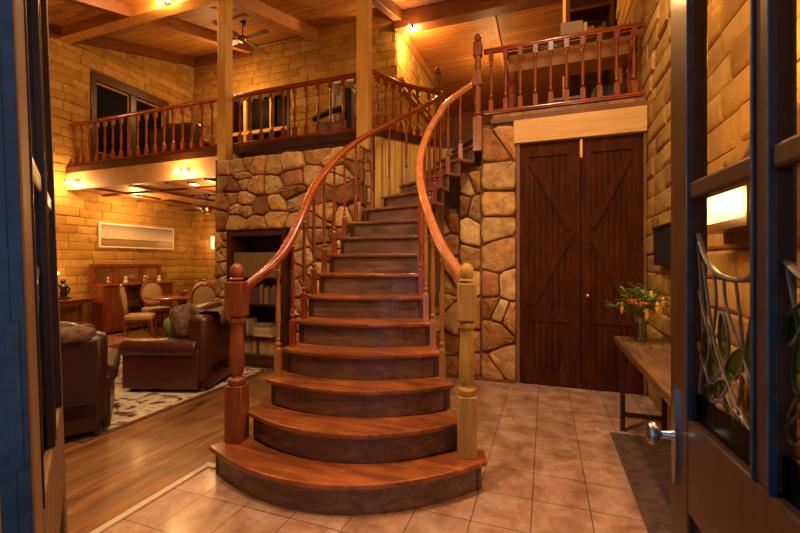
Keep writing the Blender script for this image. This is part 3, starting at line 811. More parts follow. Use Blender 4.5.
pv = Vector((PL[0],PL[1],1.4)); LD.location = pv + Quaternion(ax, math.radians(-2.2))@(Vector((PL[0],PL[1],0))-pv)
# edge of the left leaf with rebate, blue dusk light put into its paint colour
e = MB(); yy0, yy1 = ((0,.034) if -cl > 0 else (-.034,0))
e.box(-.004,.0,yy0+.002,yy0+.016,.01,2.35).box(-.004,0,yy1-.018,yy1-.002,.01,2.35).box(-.0025,0,yy0+.016,yy1-.018,.01,2.35).box(-.007,0,yy0+.008,yy1-.012,1.12,1.32)
obj('edge_strip', e, MT['dusk_lit_paint'], LD, smooth=False, bevel=.001)

# ------------------------------------------------------------------ windows of the upper room
wd = thing('window_1', '', '', (LX,6.1,WZ0), kind='structure')
fr = MB().box(LX-.12,LX+.04,WY0-.0,WY1,WZ1-.16,WZ1+.0).box(LX-.12,LX+.04,WY0,WY0+.1,WZ0,WZ1-.16).box(LX-.12,LX+.04,WY1-.1,WY1,WZ0,WZ1-.16).box(LX-.12,LX+.04,WY0+.1,WY1-.1,WZ0,WZ0+.1).box(LX-.12,LX+.02,6.05,6.17,WZ0+.1,WZ1-.16)
obj('window_frame', fr, MT['darkwood'], wd, world=True, smooth=False, bevel=.004)
sf = MB()
for a, b in ((WY0+.1,6.05),(6.17,WY1-.1)):
    sf.box(LX-.07,LX-.03,a,b,WZ1-.2,WZ1-.16).box(LX-.07,LX-.03,a,a+.035,WZ0+.1,WZ1-.2).box(LX-.07,LX-.03,b-.035,b,WZ0+.1,WZ1-.2).box(LX-.07,LX-.03,a+.035,b-.035,WZ0+.1,WZ0+.14)
obj('sash', sf, MT['beamy'], wd, world=True, smooth=False)
obj('glass_pane', MB().box(LX-.06,LX-.05,WY0+.1,WY1-.1,WZ0+.1,WZ1-.16), MT['darkglass'], wd, world=True, smooth=False)
wd = thing('window_2', '', '', (-6.3,BY,FZ), kind='structure')
fr = MB().box(DX0,DX1,BY-.03,BY+.1,DZ1-.12,DZ1).box(DX0,DX0+.07,BY-.03,BY+.1,FZ,DZ1-.12).box(DX1-.07,DX1,BY-.03,BY+.1,FZ,DZ1-.12)
obj('window_frame', fr, MT['darkwood'], wd, world=True, smooth=False)
sf = MB().box(-6.0,-5.92,BY-.02,BY+.05,FZ,DZ1-.12).box(-6.75,-6.67,BY-.02,BY+.05,FZ,DZ1-.12).box(DX0+.07,DX1-.07,BY-.025,BY+.05,4.42,4.5)
obj('sash', sf, MT['post'], wd, world=True, smooth=False)
obj('glass_pane', MB().box(DX0+.07,DX1-.07,BY+.055,BY+.065,FZ,DZ1-.12), MT['darkglass'], wd, world=True, smooth=False)

# ------------------------------------------------------------------ fans
def fan(label, loc, drop, R, rot=0):
    t = thing('ceiling_fan', label, 'fan', loc)     # loc at the ceiling mount
    obj('canopy', MB().lathe([(.02,-.06),(.05,-.05),(.06,0)],16), MT['iron'], t)
    obj('rod', MB().lathe([(.011,-drop+.05),(.011,-.05)],10), MT['iron'], t)
    obj('motor', MB().lathe([(.03,-drop-.07),(.075,-drop-.05),(.09,-drop),(.08,-drop+.04),(.03,-drop+.06)],20), MT['brass'], t)
    for k in range(4):
        a = rot+PI/2*k
        b = MB(); pts = [(.08,-.02),(.16,-.055),(R*.9,-.065),(R,-.045),(R,.045),(R*.9,.065),(.16,.055),(.08,.02)]
        b.prism(pts, -.004, .004)
        R_ = Matrix.Rotation(a,3,'Z')@Matrix.Rotation(.18,3,'X'); b.v = [R_@v+Vector((0,0,-drop)) for v in b.v]
        obj('blade', b, MT['darkwood'], t, smooth=False)
    return t
fan('dark four-bladed ceiling fan of the upper room right of the left post', (-5.55,6.3,ceil_z(6.3)), .34, .66, -.12)
fan('dark ceiling fan under the balcony beside the stone wall', (-6.1,5.95,2.7), .3, .5, .2)

# ------------------------------------------------------------------ light fittings
def spot_bar(label, loc, n_, sp, face=(0,-1)):
    t = thing('spotlight_bar', label, 'spotlights', loc)
    obj('mounting_plate', MB().box(-.06,.06,-.0,.02,-.03,.03), MT['iron'], t)
    for s in ([-1,1] if n_ == 2 else [0]):
        o = obj('lamp_head', MB().tube([(s*sp/2,-.0,.0),(s*sp/2,-.05,-.01),(s*sp/2,-.055,-.02)],.02,10), MT['white'], t)
        obj('bulb', MB().blob((s*sp/2,-.075,-.03),(.024,.024,.024),12,8), MT['bulb'], o)
    return t
spot_bar('pair of bright spotlights at the left end of the balcony edge', (-8.0,EY-.05,2.86), 2, .17)
spot_bar('pair of bright spotlights on the balcony edge near the stone wall', (-5.38,EY-.05,2.86), 2, .17)
spot_bar('pair of small spots on the cross beam near the top of the left post', (-5.55,PY0-.02,5.45), 2, .19)
spot_bar('single bright spot below the left end of the ridge beam', (-2.5,BY-.18,6.06), 1, 0)
for x, y, l in ((-7.65,5.73,'round recessed downlight over the dining table'), (-5.6,5.2,'round recessed downlight beside the stone wall under the balcony')):
    t = thing('downlight', l, 'ceiling light', (x,y,2.735))
    obj('ring', MB().lathe([(.09,-.02),(.09,.004)],20,cap=True), MT['white'], t)
    obj('bulb', MB().lathe([(.07,-.026),(.07,-.021)],20), MT['bulb_soft'], t)

def light(kind, loc, col, power, size=.06, rot=None, spot=None, sy=None):
    l = bpy.data.lights.new('lamp', kind); l.color = col; l.energy = power
    if kind in ('POINT','SPOT'): l.shadow_soft_size = size
    if kind == 'AREA': l.shape = 'DISK'; l.size = size
    if kind == 'SPOT': l.spot_size = spot or 1.6; l.spot_blend = .6
    o = bpy.data.objects.new('lamp_or_fill', l); COL.objects.link(o); o.location = loc
    if rot: o.rotation_euler = rot
    return o
W1 = (1,.52,.17); W2 = (1,.46,.12); W3 = (1,.7,.42)
for x in (-8.08,-7.91,-5.46,-5.29): light('POINT', (x,EY-.2,2.8), W1, 13, .03)
for x in (-5.64,-5.46): light('POINT', (x,PY0-.14,5.38), W1, 32, .03)
light('POINT', (-2.55,BY+.15,5.95), W1, 90, .03)
light('POINT', (-2.5,BY-.32,6.0), W1, 10, .03)
light('POINT', (-.2,6.2,5.4), W1, 35, .1)  # added light without a fitting, brightens the upper hall
light('POINT', (-7.65,5.73,2.5), W1, 40, .08)
light('POINT', (-5.5,5.5,2.45), W1, 22, .08)
light('POINT', (-6.6,7.0,5.2), W1, 45, .1)
light('POINT', (-1.2,9.5,5.6), W1, 40, .1)
# unseen fill spots added under the foyer ceiling
for x, y, p in ((.1,3.1,110),(-1.3,1.6,110),(-4.6,2.2,80)):
    z = ceil_z(y)-.02
    light('SPOT', (x,y,z-.05), W3, p*1.9, .12, (0,0,0), 2.3)
light('POINT', (-1.5,1.0,3.7), (1,.6,.28), 85, .15)  # two added fill points, brightening posts, rails and stone from the front
light('POINT', (.5,1.2,3.7), (1,.6,.28), 20, .15)
# dusk daylight comes through the open doorway
wld = bpy.data.worlds.new('dusk'); sc.world = wld; wld.use_nodes = True
bg = wld.node_tree.nodes['Background']; bg.inputs[0].default_value = (.3,.45,.75,1); bg.inputs[1].default_value = .75

# ------------------------------------------------------------------ right side: plank table, vase, mat, wall lamp
t = thing('console_table', 'long rustic plank table against the right brick wall', 'table', (.8,2.9,0))
obj('table_top', MB().box(.585,.97,1.95,4.06,.675,.735), MT['rustic'], t, world=True, bevel=.008)
for x, y in ((.605,3.75),(.9,3.75),(.605,2.2),(.9,2.2)):
    obj('leg', MB().box(x-.018,x+.018,y-.018,y+.018,0,.675), MT['darkwood'], t, world=True, bevel=.003)
for y in (3.75,2.2): obj('stretcher', MB().box(.623,.882,y-.012,y+.012,.12,.155), MT['darkwood'], t, world=True)
v = thing('flower_vase', 'clear glass vase of orange lilies on the far end of the plank table', 'vase of flowers', (.75,3.83,.735))
obj('vase', MB().lathe([(.03,0),(.045,.005),(.05,.05),(.042,.11),(.05,.19),(.056,.2),(.05,.2),(.038,.11),(.045,.05),(.04,.012),(.001,.01)],18,cap=False), MT['vase'], v)
rf = random.Random(5)
ends = []
sm = MB()
for i in range(16):
    a = rf.uniform(0,2*PI); r = rf.uniform(.08,.22); z = rf.uniform(.28,.46)
    e_ = (r*math.cos(a), r*math.sin(a)*.9, z); ends.append(e_)
    sm.tube([(rf.uniform(-.02,.02),rf.uniform(-.02,.02),.02),(e_[0]*.2,e_[1]*.2,.2),e_], .003, 6)
obj('stems', sm, MT['leafgreen'], v)
lf = MB()
for i in range(150):
    e_ = rf.choice(ends); f = rf.uniform(.5,1.05); c_ = Vector((e_[0]*f, e_[1]*f, .2+(e_[2]-.2)*f)); a = rf.uniform(0,2*PI); L = rf.uniform(.06,.14)
    d = Vector((math.cos(a),math.sin(a),rf.uniform(-.2,.7))).normalized()*L; sd = Vector((-math.sin(a),math.cos(a),0))*L*.13
    lf.add([c_, c_+d*.5+sd+Vector((0,0,.006)), c_+d, c_+d*.5-sd+Vector((0,0,.006)), c_+d*.5-Vector((0,0,.003))], [(0,1,4),(1,2,4),(2,3,4),(3,0,4),(0,3,2,1)])
obj('foliage', lf, MT['leafgreen'], v)
def lily(c_, s_, mat, up=.5):
    m = MB(); c_ = Vector(c_)
    for k in range(6):
        a = PI/3*k; d = Vector((math.cos(a), math.sin(a), 0)); sd = Vector((-math.sin(a), math.cos(a), 0))
        p0 = c_; p1 = c_+d*s_*.5+Vector((0,0,s_*.45)); p2 = c_+d*s_+Vector((0,0,s_*.4)); w_ = s_*.24
        m.add([p0, p1+sd*w_, p2, p1-sd*w_, p1-Vector((0,0,s_*.06))], [(0,1,4),(1,2,4),(2,3,4),(3,0,4),(0,3,2,1)])
    return m
for c_, s_ in (((-.03,-.13,.3),.085),((-.09,-.1,.33),.065)): obj('lily_flower', lily(c_, s_, 0), MT['lily'], v)
for c_ in ((.1,-.1,.3),(.13,-.06,.27),(.02,-.12,.24),(-.14,-.02,.28),(.08,0,.38),(.16,-.02,.33)):
    obj('lily_bud', MB().blob(c_,(.016,.016,.05),8,8), MT['bud'], v)
tag(obj('floor_mat', MB().box(.5,.99,1.2,3.66,.0,.012), MT['mat'], bevel=.004), 'dark grey-brown runner mat on the tiles below the plank table', 'mat')
bx = thing('wall_box', 'black box fixed to the right brick wall behind the flowers', 'box', (.99,3.9,1.53))
obj('body', MB().box(.92,1.015,3.6,4.17,1.37,1.7), MT['dark'], bx, world=True, bevel=.006)
obj('lid', MB().box(.91,1.015,3.59,4.18,1.685,1.71), MT['iron'], bx, world=True, bevel=.003)
wl = thing('wall_lantern', 'glowing wall lantern with jagged timber backing on the right wall', 'wall lamp', (1.0,2.6,1.6))
m = MB(); rj = random.Random(4); ys = [2.0+.07*i for i in range(12)]
top = [2.02+.14*math.sin(i*.55)+rj.uniform(-.05,.06) for i in range(12)]
vs = []; n_ = len(ys)
for x in (.955,.985):
    for y_, z_ in zip(ys, top): vs += [(x,y_,1.5),(x,y_,z_)]
fs = []
for i in range(n_-1):
    a = 2*i; fs += [(a,a+1,a+3,a+2), (a+2*n_,a+2+2*n_,a+3+2*n_,a+1+2*n_), (a+1,a+1+2*n_,a+3+2*n_,a+3), (a,a+2,a+2+2*n_,a+2*n_)]
fs += [(0,2*n_,2*n_+1,1),(2*n_-2,2*n_-1,4*n_-1,4*n_-2)]
m.add(vs, fs); obj('timber_backing', m, MT['rustic'], wl, world=True, smooth=False)
obj('shade', MB().box(.84,.95,2.2,2.7,1.6,1.83), MT['shade_glow'], wl, world=True, smooth=False)
m = MB().box(.82,.955,2.14,2.76,1.56,1.6).box(.82,.955,2.14,2.76,1.83,1.85)
for y_ in (2.18,2.72): m.box(.83,.955,y_-.015,y_+.015,1.6,1.83)
obj('lantern_frame', m, MT['darkwood'], wl, world=True, smooth=False)
light('POINT', (.74,2.6,1.72), W2, 14, .08)
light('POINT', (.84,2.0,2.3), W2, 16, .06)

# ------------------------------------------------------------------ bookcase in the stone wall
bc = thing('bookcase', 'dark open bookcase set in a niche of the stone wall left of the stairs', 'bookcase', (-3.635,4.6,0))
X0, X1, YF, YB, HB = -4.12, -3.15, 4.36, 4.8, 1.81
m = MB().box(X0,X0+.07,YF,YB,0,HB).box(X1-.07,X1,YF,YB,0,HB).box(X0+.07,X1-.07,YF,YB,HB-.06,HB).box(X0+.07,X1-.07,YF,YB,0,.16).box(X0+.07,X1-.07,YB-.02,YB,.16,HB-.06)
obj('case', m, MT['darkwood'], bc, world=True, smooth=False, bevel=.004)
shz = [.16,.4,.84,1.2]
for z in shz[1:]: obj('shelf', MB().box(X0+.07,X1-.07,YF+.03,YB-.02,z-.025,z), MT['darkwood'], bc, world=True, smooth=False)
bk_d = {}
def book(loc, w_, h_, d_, mi, label, group, lean=0, flat=False):
    t_ = thing('book', label, 'book', loc, 0, group)
    if flat:
        a = MB().box(0,h_,0,d_,0,w_); b_ = MB().box(.003,h_-.003,.002,d_-.004,.004,w_-.004)
    else:
        a = MB().box(0,w_,0,.006,0,h_).box(0,.004,.006,d_,0,h_).box(w_-.004,w_,.006,d_,0,h_)
        b_ = MB().box(.004,w_-.004,.006,d_-.006,.004,h_-.005)
    obj('cover', a, BOOKM[mi], t_, smooth=False); 
    if not flat: obj('pages', b_, PAGES, t_, smooth=False)
    return t_
rb = random.Random(9)
# top shelf: uniform set, copies of one volume
bw_, n_b = .043, 18
b0 = book((X0+.09,YF+.045,1.2), bw_-.008, .33, .22, 0, 'tan volume in the uniform set on the top shelf of the stone-wall bookcase', 'matching volumes on the top shelf')
for i in range(1, n_b): dup(b0, (X0+.09+i*bw_,YF+.045,1.2))
for (z, hmax, lab, grp, pal) in ((.84,.26,'dark red-brown book upright on the second shelf of the bookcase','dark books on the second shelf',[2,3,4,1,6]),):
    x = X0+.09; k_ = 0
    while x < X1-.13:
        w_ = rb.uniform(.022,.045); book((x,YF+.08,z), w_, hmax*rb.uniform(.8,1), .18, rb.choice(pal), lab, grp); x += w_+.001
x = X0+.09
for i in range(6):
    w_ = rb.uniform(.025,.04); book((x,YF+.08,.4), w_, .27*rb.uniform(.8,1), .18, [3,8,2,6,3,5][i], 'upright book at the left of the third shelf of the bookcase', 'upright books on the third shelf'); x += w_+.001
z = .4
for i in range(4):
    book((x+.1,YF+.06,z), .035+.01*(i%2), .3-.02*i, .2, [7,5,7,1][i], ['cream book lying at the bottom of the flat pile in the bookcase','amber book lying second from the bottom of the flat pile','cream book lying third in the flat pile in the bookcase','brown book lying on top of the flat pile in the bookcase'][i], None, flat=True); z += .035+.01*(i%2)+.0005
x = X0+.09
while x < X1-.13:
    w_ = rb.uniform(.02,.04); book((x,YF+.08,.16), w_, .21*rb.uniform(.85,1), .18, rb.choice([5,7,8,0,4,3,5]), 'yellow or dark spined book on the bottom shelf of the bookcase', 'books on the bottom shelf'); x += w_+.001

# ------------------------------------------------------------------ leather seating
def sofa(label, loc, rz, W, Dp, mat, pillow=None, group=None, low=False):
    """faces local -x; width along y, depth along x (back at +x)"""
    t = thing('leather_armchair', label, 'armchair', loc, rz)
    h = W/2
    obj('base', MB().box(-Dp/2+.06,Dp/2-.04,-h+.1,h-.1,.04,.3), mat, t, bevel=.03)
    obj('seat_cushion', MB().blob((-.06,0,.38),(Dp/2-.08,h-.2,.1),20,10,.45), mat, t)
    b = MB().box(Dp/2-.26,Dp/2-.04,-h+.06,h-.06,.1,.82); o = obj('backrest', b, mat, t, bevel=.06)
    obj('back_cushion', MB().blob((Dp/2-.27,0,.66),(.13,h-.2,.25),16,10,.5), mat, t)
    for s in (-1,1):
        a = MB().box(-Dp/2+.05,Dp/2-.12,s*(h-.11)-.07,s*(h-.11)+.07,.04,.46)
        a.lathe([(.001,-Dp/2+.03),(.1,-Dp/2+.035),(.115,-Dp/2+.06),(.115,Dp/2-.14),(.001,Dp/2-.13)],18)
        nv = 5*18
        for v_ in a.v[-nv:]: v_.x, v_.y, v_.z = v_.z, v_.y*1.05+s*(h-.11), v_.x*.85+.47
        obj('arm', a, mat, t, bevel=.012)
        for x_ in (-Dp/2+.12,Dp/2-.12):
            obj('foot', MB().lathe([(.03,0),(.045,.02),(.035,.042)],12,(x_,s*(h-.14),0)), MT['darkwood'], t)
    return t
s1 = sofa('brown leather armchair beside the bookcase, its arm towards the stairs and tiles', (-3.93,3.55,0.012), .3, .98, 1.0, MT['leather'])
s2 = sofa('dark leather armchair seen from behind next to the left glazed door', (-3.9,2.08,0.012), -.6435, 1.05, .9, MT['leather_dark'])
def cushion(name, label, loc, r, rot, mat):
    m = MB().blob((0,0,0), r, 18, 10, .55); o = obj(name, m, mat); o.location = loc; o.rotation_euler = rot; tag(o, label, 'cushion'); return o
cushion('cushion', 'brown patterned cushion against the back of the leather armchair by the bookcase', (-3.76,3.42,.74), (.1,.24,.19), (0,-.35,.3), MT['cushion'])
cushion('cushion', 'olive green cushion on the seat of the leather armchair by the bookcase', (-4.02,3.53,.62), (.07,.2,.17), (0,-.5,.3), MT['green_cloth'])
cushion('cushion', 'patterned cushion on top of the dark armchair by the left door', (-3.6,1.9,.83), (.11,.36,.06), (0,.05,-.64), MT['cushion'])
t = thing('throw_blanket', 'patterned throw draped over the top of the armchair back by the bookcase', 'blanket', (-3.55,3.95,.8))
m = MB()
pr = [(-.3,.45),(-.2,.62),(-.14,.72),(-.1,.83),(-.02,.845),(.11,.84),(.13,.8),(.135,.7)]
m.sweep([(-.008,-.0),(.008,0),(.008,.008),(-.008,.008)], [(0,0,0),(0,.01,0)]) if False else None
vs = []; NU = 10
for j_ in range(NU+1):
    yv = -.32+.6*j_/NU
    for (a,b_) in pr: vs.append((a+.38, yv, b_+.004*math.sin(7*yv)))
fs = []; L_ = len(pr)
for j_ in range(NU):
    for i in range(L_-1): fs.append((j_*L_+i, j_*L_+i+1, (j_+1)*L_+i+1, (j_+1)*L_+i))
m.add(vs, fs); Rm = Matrix.Rotation(.3,4,'Z'); m.v = [Matrix.Translation((-3.9,3.57,.022))@Rm@v_ for v_ in m.v]
o = obj('cloth', m, MT['cushion'], t, world=True); q = o.modifiers.new('s','SOLIDIFY'); q.thickness = .012; q.offset = 1
rg = thing('rug', 'cream and dark patterned rug under the leather armchairs on the timber floor', 'rug', (-4.8,3.2,0))
obj('pile', MB().box(-6.25,-3.4,2.12,4.28,.0,.011), MT['rug'], rg, world=True, smooth=False)
obj('border', MB().box(-6.3,-3.35,2.07,2.12,0,.01).box(-6.3,-3.35,4.28,4.33,0,.01).box(-6.3,-6.25,2.12,4.28,0,.01).box(-3.4,-3.35,2.12,4.28,0,.01), MT['rugborder'], rg, world=True, smooth=False)
t = thing('coffee_table', 'low chunky timber coffee table between the two leather armchairs', 'table', (-5.2,3.35,.011))
obj('table_top', MB().box(-5.75,-4.75,2.9,3.62,.37,.44), MT['cherry'], t, world=True, bevel=.01)
for x in (-5.65,-4.85):
    for y in (3.0,3.52): obj('leg', MB().lathe([(.04,.0115),(.055,.05),(.04,.1),(.06,.22),(.05,.37)],14,(x,y,0)), MT['cherry'], t, world=True)

# ------------------------------------------------------------------ dining group
dt = thing('dining_table', 'round polished dining table on a turned pedestal under the balcony', 'table', (-6.65,5.88,0))
obj('table_top', MB().lathe([(.55,.7),(.62,.715),(.64,.735),(.62,.75)],36), MT['cherry_top'], dt)
obj('pedestal', MB().lathe([(.06,.14),(.1,.2),(.07,.3),(.11,.42),(.06,.55),(.12,.7)],18), MT['cherry'], dt)
for k in range(4):
    a = PI/4+PI/2*k; obj('foot', MB().tube([(.05*math.cos(a),.05*math.sin(a),.2),(.25*math.cos(a),.25*math.sin(a),.14),(.42*math.cos(a),.42*math.sin(a),.03)],[.04,.035,.03],10), MT['cherry'], dt)
def dining_chair(label, loc, rz):
    """faces local +x"""
    t = thing('dining_chair', label, 'chair', loc, rz)
    obj('seat', MB().blob((0,0,.44),(.23,.24,.05),20,8,.5), MT['uphol'], t)
    obj('seat_frame', MB().box(-.21,.21,-.21,.21,.36,.42), MT['cherry'], t, bevel=.02)
    # oval back
    pts = []; 
    for i in range(21):
        a = 2*PI*i/20; pts.append((-.22-.1*(.75+.28*math.sin(a)-.45), .2*math.cos(a), .75+.24*math.sin(a)*(1.08 if math.sin(a)>0 else 1)))
    obj('back_frame', MB().tube(pts,.02,8), MT['cherry'], t)
    b = MB().blob((0,0,0),(.022,.185,.225),18,10,.9); R_ = Matrix.Rotation(-.12,3,'Y'); b.v = [R_@v_+Vector((-.25,0,.755)) for v_ in b.v]
    obj('backrest', b, MT['uphol'], t)
    obj('crest', MB().blob((-.285,0,1.0),(.02,.07,.03),10,6), MT['cherry'], t)
    for s in (-1,1):
        obj('leg', MB().tube([(.19,s*.19,.4),(.21,s*.2,.25),(.19,s*.19,.0)],[.025,.02,.014],8), MT['cherry'], t)
        obj('leg', MB().tube([(-.22,s*.1,.54),(-.19,s*.17,.4),(-.2,s*.18,.22),(-.26,s*.19,.0)],[.018,.024,.02,.015],8), MT['cherry'], t)
    return t
c0 = dining_chair('dining chair with gold oval back nearest the sideboard, side-on to the table', (-6.72,5.08,0), .75)
dup(c0, (-5.83,5.66,0), 2.3, 'dining chair with gold oval back turned away, beside the armchair cushion')
dup(c0, (-7.42,5.95,0), -.35, 'left of the two dining chairs behind the round table')
dup(c0, (-7.0,6.6,0), -1.0, 'right of the two dining chairs behind the round table')
# place setting: centrepiece
tag(obj('glass_bowl', MB().lathe([(.03,0),(.04,.01),(.1,.06),(.11,.09),(.095,.07),(.03,.02)],18,(0,0,0)), MT['brass']), 'small bowl in the middle of the round dining table', 'bowl').location = (-6.65,5.88,.75)

# sideboard
sb = thing('sideboard', 'cherry sideboard with mirrored back panels against the left brick wall', 'sideboard', (-8.05,5.95,0))
YS0, YS1 = 5.2, 6.7
obj('body', MB().box(-8.24,-7.86,YS0,YS0+.45,.05,.93).box(-8.24,-7.86,YS1-.45,YS1,.05,.93).box(-8.24,-7.9,YS0+.45,YS1-.45,.05,.12).box(-8.24,-7.9,YS0+.45,YS1-.45,.5,.53), MT['cherry'], sb, world=True, bevel=.006)
obj('top', MB().box(-8.26,-7.82,YS0-.03,YS1+.03,.93,.965), MT['cherry'], sb, world=True, bevel=.006)
m = MB().box(-8.26,-8.22,YS0,YS1,.965,1.34)
for y0_, y1_ in ((YS0,YS0+.06),(YS0+.42,YS0+.5),(YS1-.5,YS1-.42),(YS1-.06,YS1)): m.box(-8.22,-8.2,y0_,y1_,.965,1.34)
m.box(-8.225,-8.19,YS0-.02,YS1+.02,1.3,1.36)
obj('back_panel', m, MT['cherry'], sb, world=True, bevel=.004)
for a, b_ in ((YS0+.1,YS0+.38),(YS0+.54,YS1-.54),(YS1-.38,YS1-.1)):
    obj('mirror', MB().box(-8.222,-8.21,a,b_,1.03,1.27), MT['mirror'], sb, world=True)
for a, b_ in ((YS0+.03,YS0+.42),(YS1-.42,YS1-.03)):
    d = obj('door', MB().box(-7.87,-7.845,a,b_,.1,.88), MT['cherry'], sb, world=True, bevel=.005)
    obj('knob', MB().blob((-7.835,b_-.04,.55),(.012,.012,.012),8,6), MT['brass'], d, world=True)
for i, y_ in enumerate((5.4,5.75,6.15,6.5)):
    o = obj('ornament', MB().lathe([(.03,0),(.05,.03),(.025,.08),(.035,.12),(.02,.14)],12), MT['white' if i % 2 else 'brass']); o.location = (-8.02,y_,.965)
    tag(o, ['small brass vase at the near end of the sideboard','small white vase in front of the middle sideboard mirror, left','small brass vase in front of the middle sideboard mirror, right','small white vase at the far end of the sideboard'][i], 'vase')
# lamp table
lt = thing('side_table', 'narrow timber side table with turned legs against the left brick wall', 'table', (-8.0,4.6,0))
obj('table_top', MB().box(-8.24,-7.85,4.05,5.08,.7,.74), MT['cherry'], lt, world=True, bevel=.006)
obj('apron', MB().box(-8.2,-7.89,4.1,5.03,.62,.7), MT['cherry'], lt, world=True)
for x in (-8.17,-7.92):
    for y in (4.13,5.0): obj('leg', MB().lathe([(.018,0),(.025,.1),(.016,.2),(.028,.45),(.03,.62)],10,(x,y,0)), MT['cherry'], lt, world=True)
fl = thing('table_lamp', 'dark bronze figure holding up a glowing bulb on the side table', 'lamp', (-8.0,4.62,.74))
m = MB().lathe([(.1,0),(.1,.03),(.05,.05),(.06,.12),(.045,.17),(.065,.23),(.03,.28)],14)
m.blob((0,-.01,.32),(.035,.04,.045),12,8); m.tube([(0,-.05,.24),(0,-.11,.28),(0,-.12,.38),(0,-.12,.42)],.016,8); m.tube([(0,.05,.23),(0,.1,.18),(0,.06,.1)],.016,8)
obj('figure', m, MT['iron'], fl); obj('bulb', MB().blob((0,-.12,.46),(.04,.04,.045),12,8), MT['bulb_soft'], fl)
light('POINT', (-7.85,4.5,1.22), W1, 10, .05)
tag(obj('footstool', MB().blob((0,0,.2),(.28,.28,.2),20,10,.6), MT['leather']), 'round brown leather stool in front of the lamp table', 'stool').location = (-7.3,4.35,0)
# picture
pc = thing('framed_picture', 'long panoramic landscape picture with white frame on the left wall', 'picture', (-8.27,6.22,1.94))
obj('frame', MB().box(-8.275,-8.235,5.38,7.06,1.69,1.72).box(-8.275,-8.235,5.38,7.06,2.155,2.185).box(-8.275,-8.235,5.38,5.41,1.72,2.155).box(-8.275,-8.235,7.03,7.06,1.72,2.155), MT['white'], pc, world=True)
obj('print', MB().box(-8.27,-8.25,5.41,7.03,1.72,2.155), MT['picture'], pc, world=True, smooth=False)
# sconce on back wall
so = thing('wall_sconce', 'glowing box wall sconce on the back wall under the balcony', 'wall lamp', (-7.55,BY-.05,1.85))
obj('shade', MB().box(-7.63,-7.47,BY-.13,BY-.04,1.72,2.02), MT['shade_glow'], so, world=True, bevel=.01)
obj('bracket', MB().box(-7.6,-7.5,BY-.04,BY-.0,1.8,1.94), MT['iron'], so, world=True)
light('POINT', (-7.55,BY-.25,1.87), W1, 9, .08)

# ------------------------------------------------------------------ upper room furniture
us = sofa('dark sofa seen through the left balcony railing in the upper room', (-6.6,6.0,FZ), PI/2+PI, 1.3, .9, MT['leather_dark'])
cushion('cushion', 'rust brown cushion on the dark sofa behind the left balcony railing', (-6.95,6.0,FZ+.75), (.28,.14,.26), (.1,0,.2), MT['leather'])
ub = thing('bookshelf', 'pale upright shelf with papers behind the middle railing near the right post', 'shelf', (-3.7,7.0,FZ))
obj('case', MB().box(-3.95,-3.87,6.85,7.2,FZ,4.9).box(-3.4,-3.35,6.85,7.2,FZ,4.9).box(-3.87,-3.4,6.85,7.2,4.85,4.9).box(-3.87,-3.4,7.17,7.2,FZ,4.85), MT['white'], ub, world=True, smooth=False)
for z in (3.6,4.0,4.4): obj('shelf', MB().box(-3.87,-3.4,6.87,7.17,z,z+.03), MT['darkwood'], ub, world=True, smooth=False)
for z in (3.63,4.03,4.43):
    x = -3.85
    for i in range(9):
        w_ = rb.uniform(.025,.045); book((x,6.92,z), w_, rb.uniform(.2,.28), .2, rb.choice([7,7,3,5,6]), 'book or folder on the pale upper-floor shelf behind the railing', 'folders on the upper-floor shelf'); x += w_+.002
uc = thing('upholstered_chair', 'grey pleated chair beside the right post in the upper room', 'chair', (-3.2,5.9,FZ))
obj('body', MB().box(-3.5,-2.95,5.6,6.15,FZ+.02,FZ+.5), MT['grey'], uc, world=True, bevel=.04)
obj('arm', MB().tube([(-3.5,5.58,FZ+.55),(-3.2,5.55,FZ+.62),(-2.95,5.55,FZ+.66)],.045,10), MT['dark'], uc, world=True)
obj('backrest', MB().box(-3.0,-2.85,5.6,6.15,FZ+.3,FZ+1.0), MT['dark'], uc, world=True, bevel=.04)
tag(obj('light_switch', MB().box(-4.97,-4.88,BY-.045,BY-.03,4.02,4.15), MT['white']), 'small white switch plate on the back wall behind the middle railing', 'switch')
# timber cornice strip on the passage wall
cz = thing('picture_rail', 'pale moulded timber rail running along the passage wall above the curved railing', 'rail', (-2.8,9,5.1))
for dz, dx in ((0,.1),(.07,.06),(.14,.12)):
    obj('moulding', MB().box(-2.845,-2.845+dx,BY+.02,12.5,5.0+dz,5.05+dz), MT['fascia'], cz, world=True)
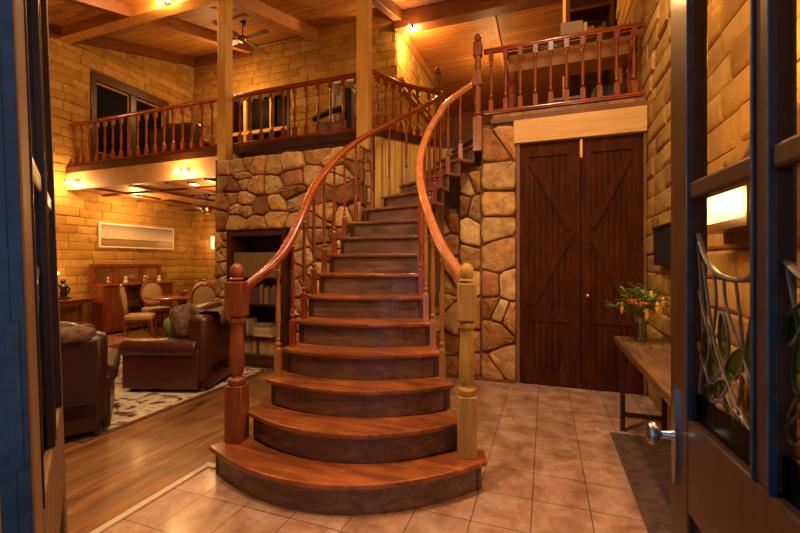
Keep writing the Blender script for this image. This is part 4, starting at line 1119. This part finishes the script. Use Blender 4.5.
# console right
rc = thing('console_table', 'timber console behind the right balcony railing in the upper hall', 'table', (.3,5.5,FZ))
obj('table_top', MB().box(-.45,.96,5.25,5.65,4.03,4.07), MT['darkwood'], rc, world=True)
obj('apron', MB().box(-.43,.94,5.27,5.63,3.82,4.03), MT['beamx'], rc, world=True)
for x in (-.4,.93):
    for y in (5.29,5.6): obj('leg', MB().box(x-.03,x+.03,y-.03,y+.03,FZ,3.82), MT['rail'], rc, world=True)
obj('stretcher', MB().box(-.37,.9,5.43,5.47,3.3,3.34), MT['rail'], rc, world=True)
tag(obj('storage_box', MB().box(.05,.4,5.32,5.6,FZ,FZ+.24).box(.03,.42,5.3,5.62,FZ+.24,FZ+.28), MT['grey'], bevel=.01), 'grey lidded box on the floor under the upper console', 'box')
tag(obj('speaker_box', MB().box(.55,.85,5.32,5.6,FZ,FZ+.36), MT['dark'], bevel=.01), 'black box on the floor under the right end of the upper console', 'box')
tag(obj('basket', MB().lathe([(.13,0),(.17,.2),(.18,.24),(.16,.22),(.12,.02)],16), MT['dark']), 'dark round basket under the left end of the upper console', 'basket').location = (-.15,5.46,FZ)
o = obj('leaning_board', MB().box(0,.26,0,.02,0,.42), MT['white']); o.location = (.2,5.5,4.07); o.rotation_euler = (-.15,0,.1)
tag(o, 'small white board leaning on the upper console table', 'picture')
sh = thing('bookshelf', 'tall dark shelf with pale side against the right wall of the upper hall', 'shelf', (.75,6.8,FZ))
obj('case', MB().box(.3,.36,6.6,7.0,FZ,5.95).box(.9,.96,6.6,7.0,FZ,5.95).box(.36,.9,6.96,7.0,FZ,5.95).box(.36,.9,6.6,6.96,5.89,5.95).box(.36,.9,6.6,6.96,4.6,4.64).box(.36,.9,6.6,6.96,5.2,5.24), MT['darkwood'], sh, world=True, smooth=False)
obj('side_panel', MB().box(.27,.3,6.6,7.0,FZ,5.95), MT['fascia'], sh, world=True)
x = .37
for i in range(11):
    w_ = rb.uniform(.035,.06); book((x,6.68,4.64), w_, rb.uniform(.3,.45), .22, rb.choice([0,3,6,7,1]), 'tall book on the dark shelf of the upper hall', 'tall books on the upper hall shelf'); x += w_+.001
    if x > .83: break

# ------------------------------------------------------------------ camera
cd = bpy.data.cameras.new('camera'); cam = bpy.data.objects.new('camera', cd); COL.objects.link(cam)
cd.sensor_width = 36; cd.sensor_fit = 'HORIZONTAL'; cd.lens = 400/800*36; cd.shift_y = -(266.5-262)/800
cd.clip_start = .02
cam.location = (0,0,1.4); cam.rotation_euler = (PI/2,0,th)
sc.camera = cam
vs_ = sc.view_settings; vs_.view_transform = 'Standard'; vs_.look = 'None'; vs_.gamma = 1; vs_.exposure = 0.45; vs_.use_curve_mapping = False
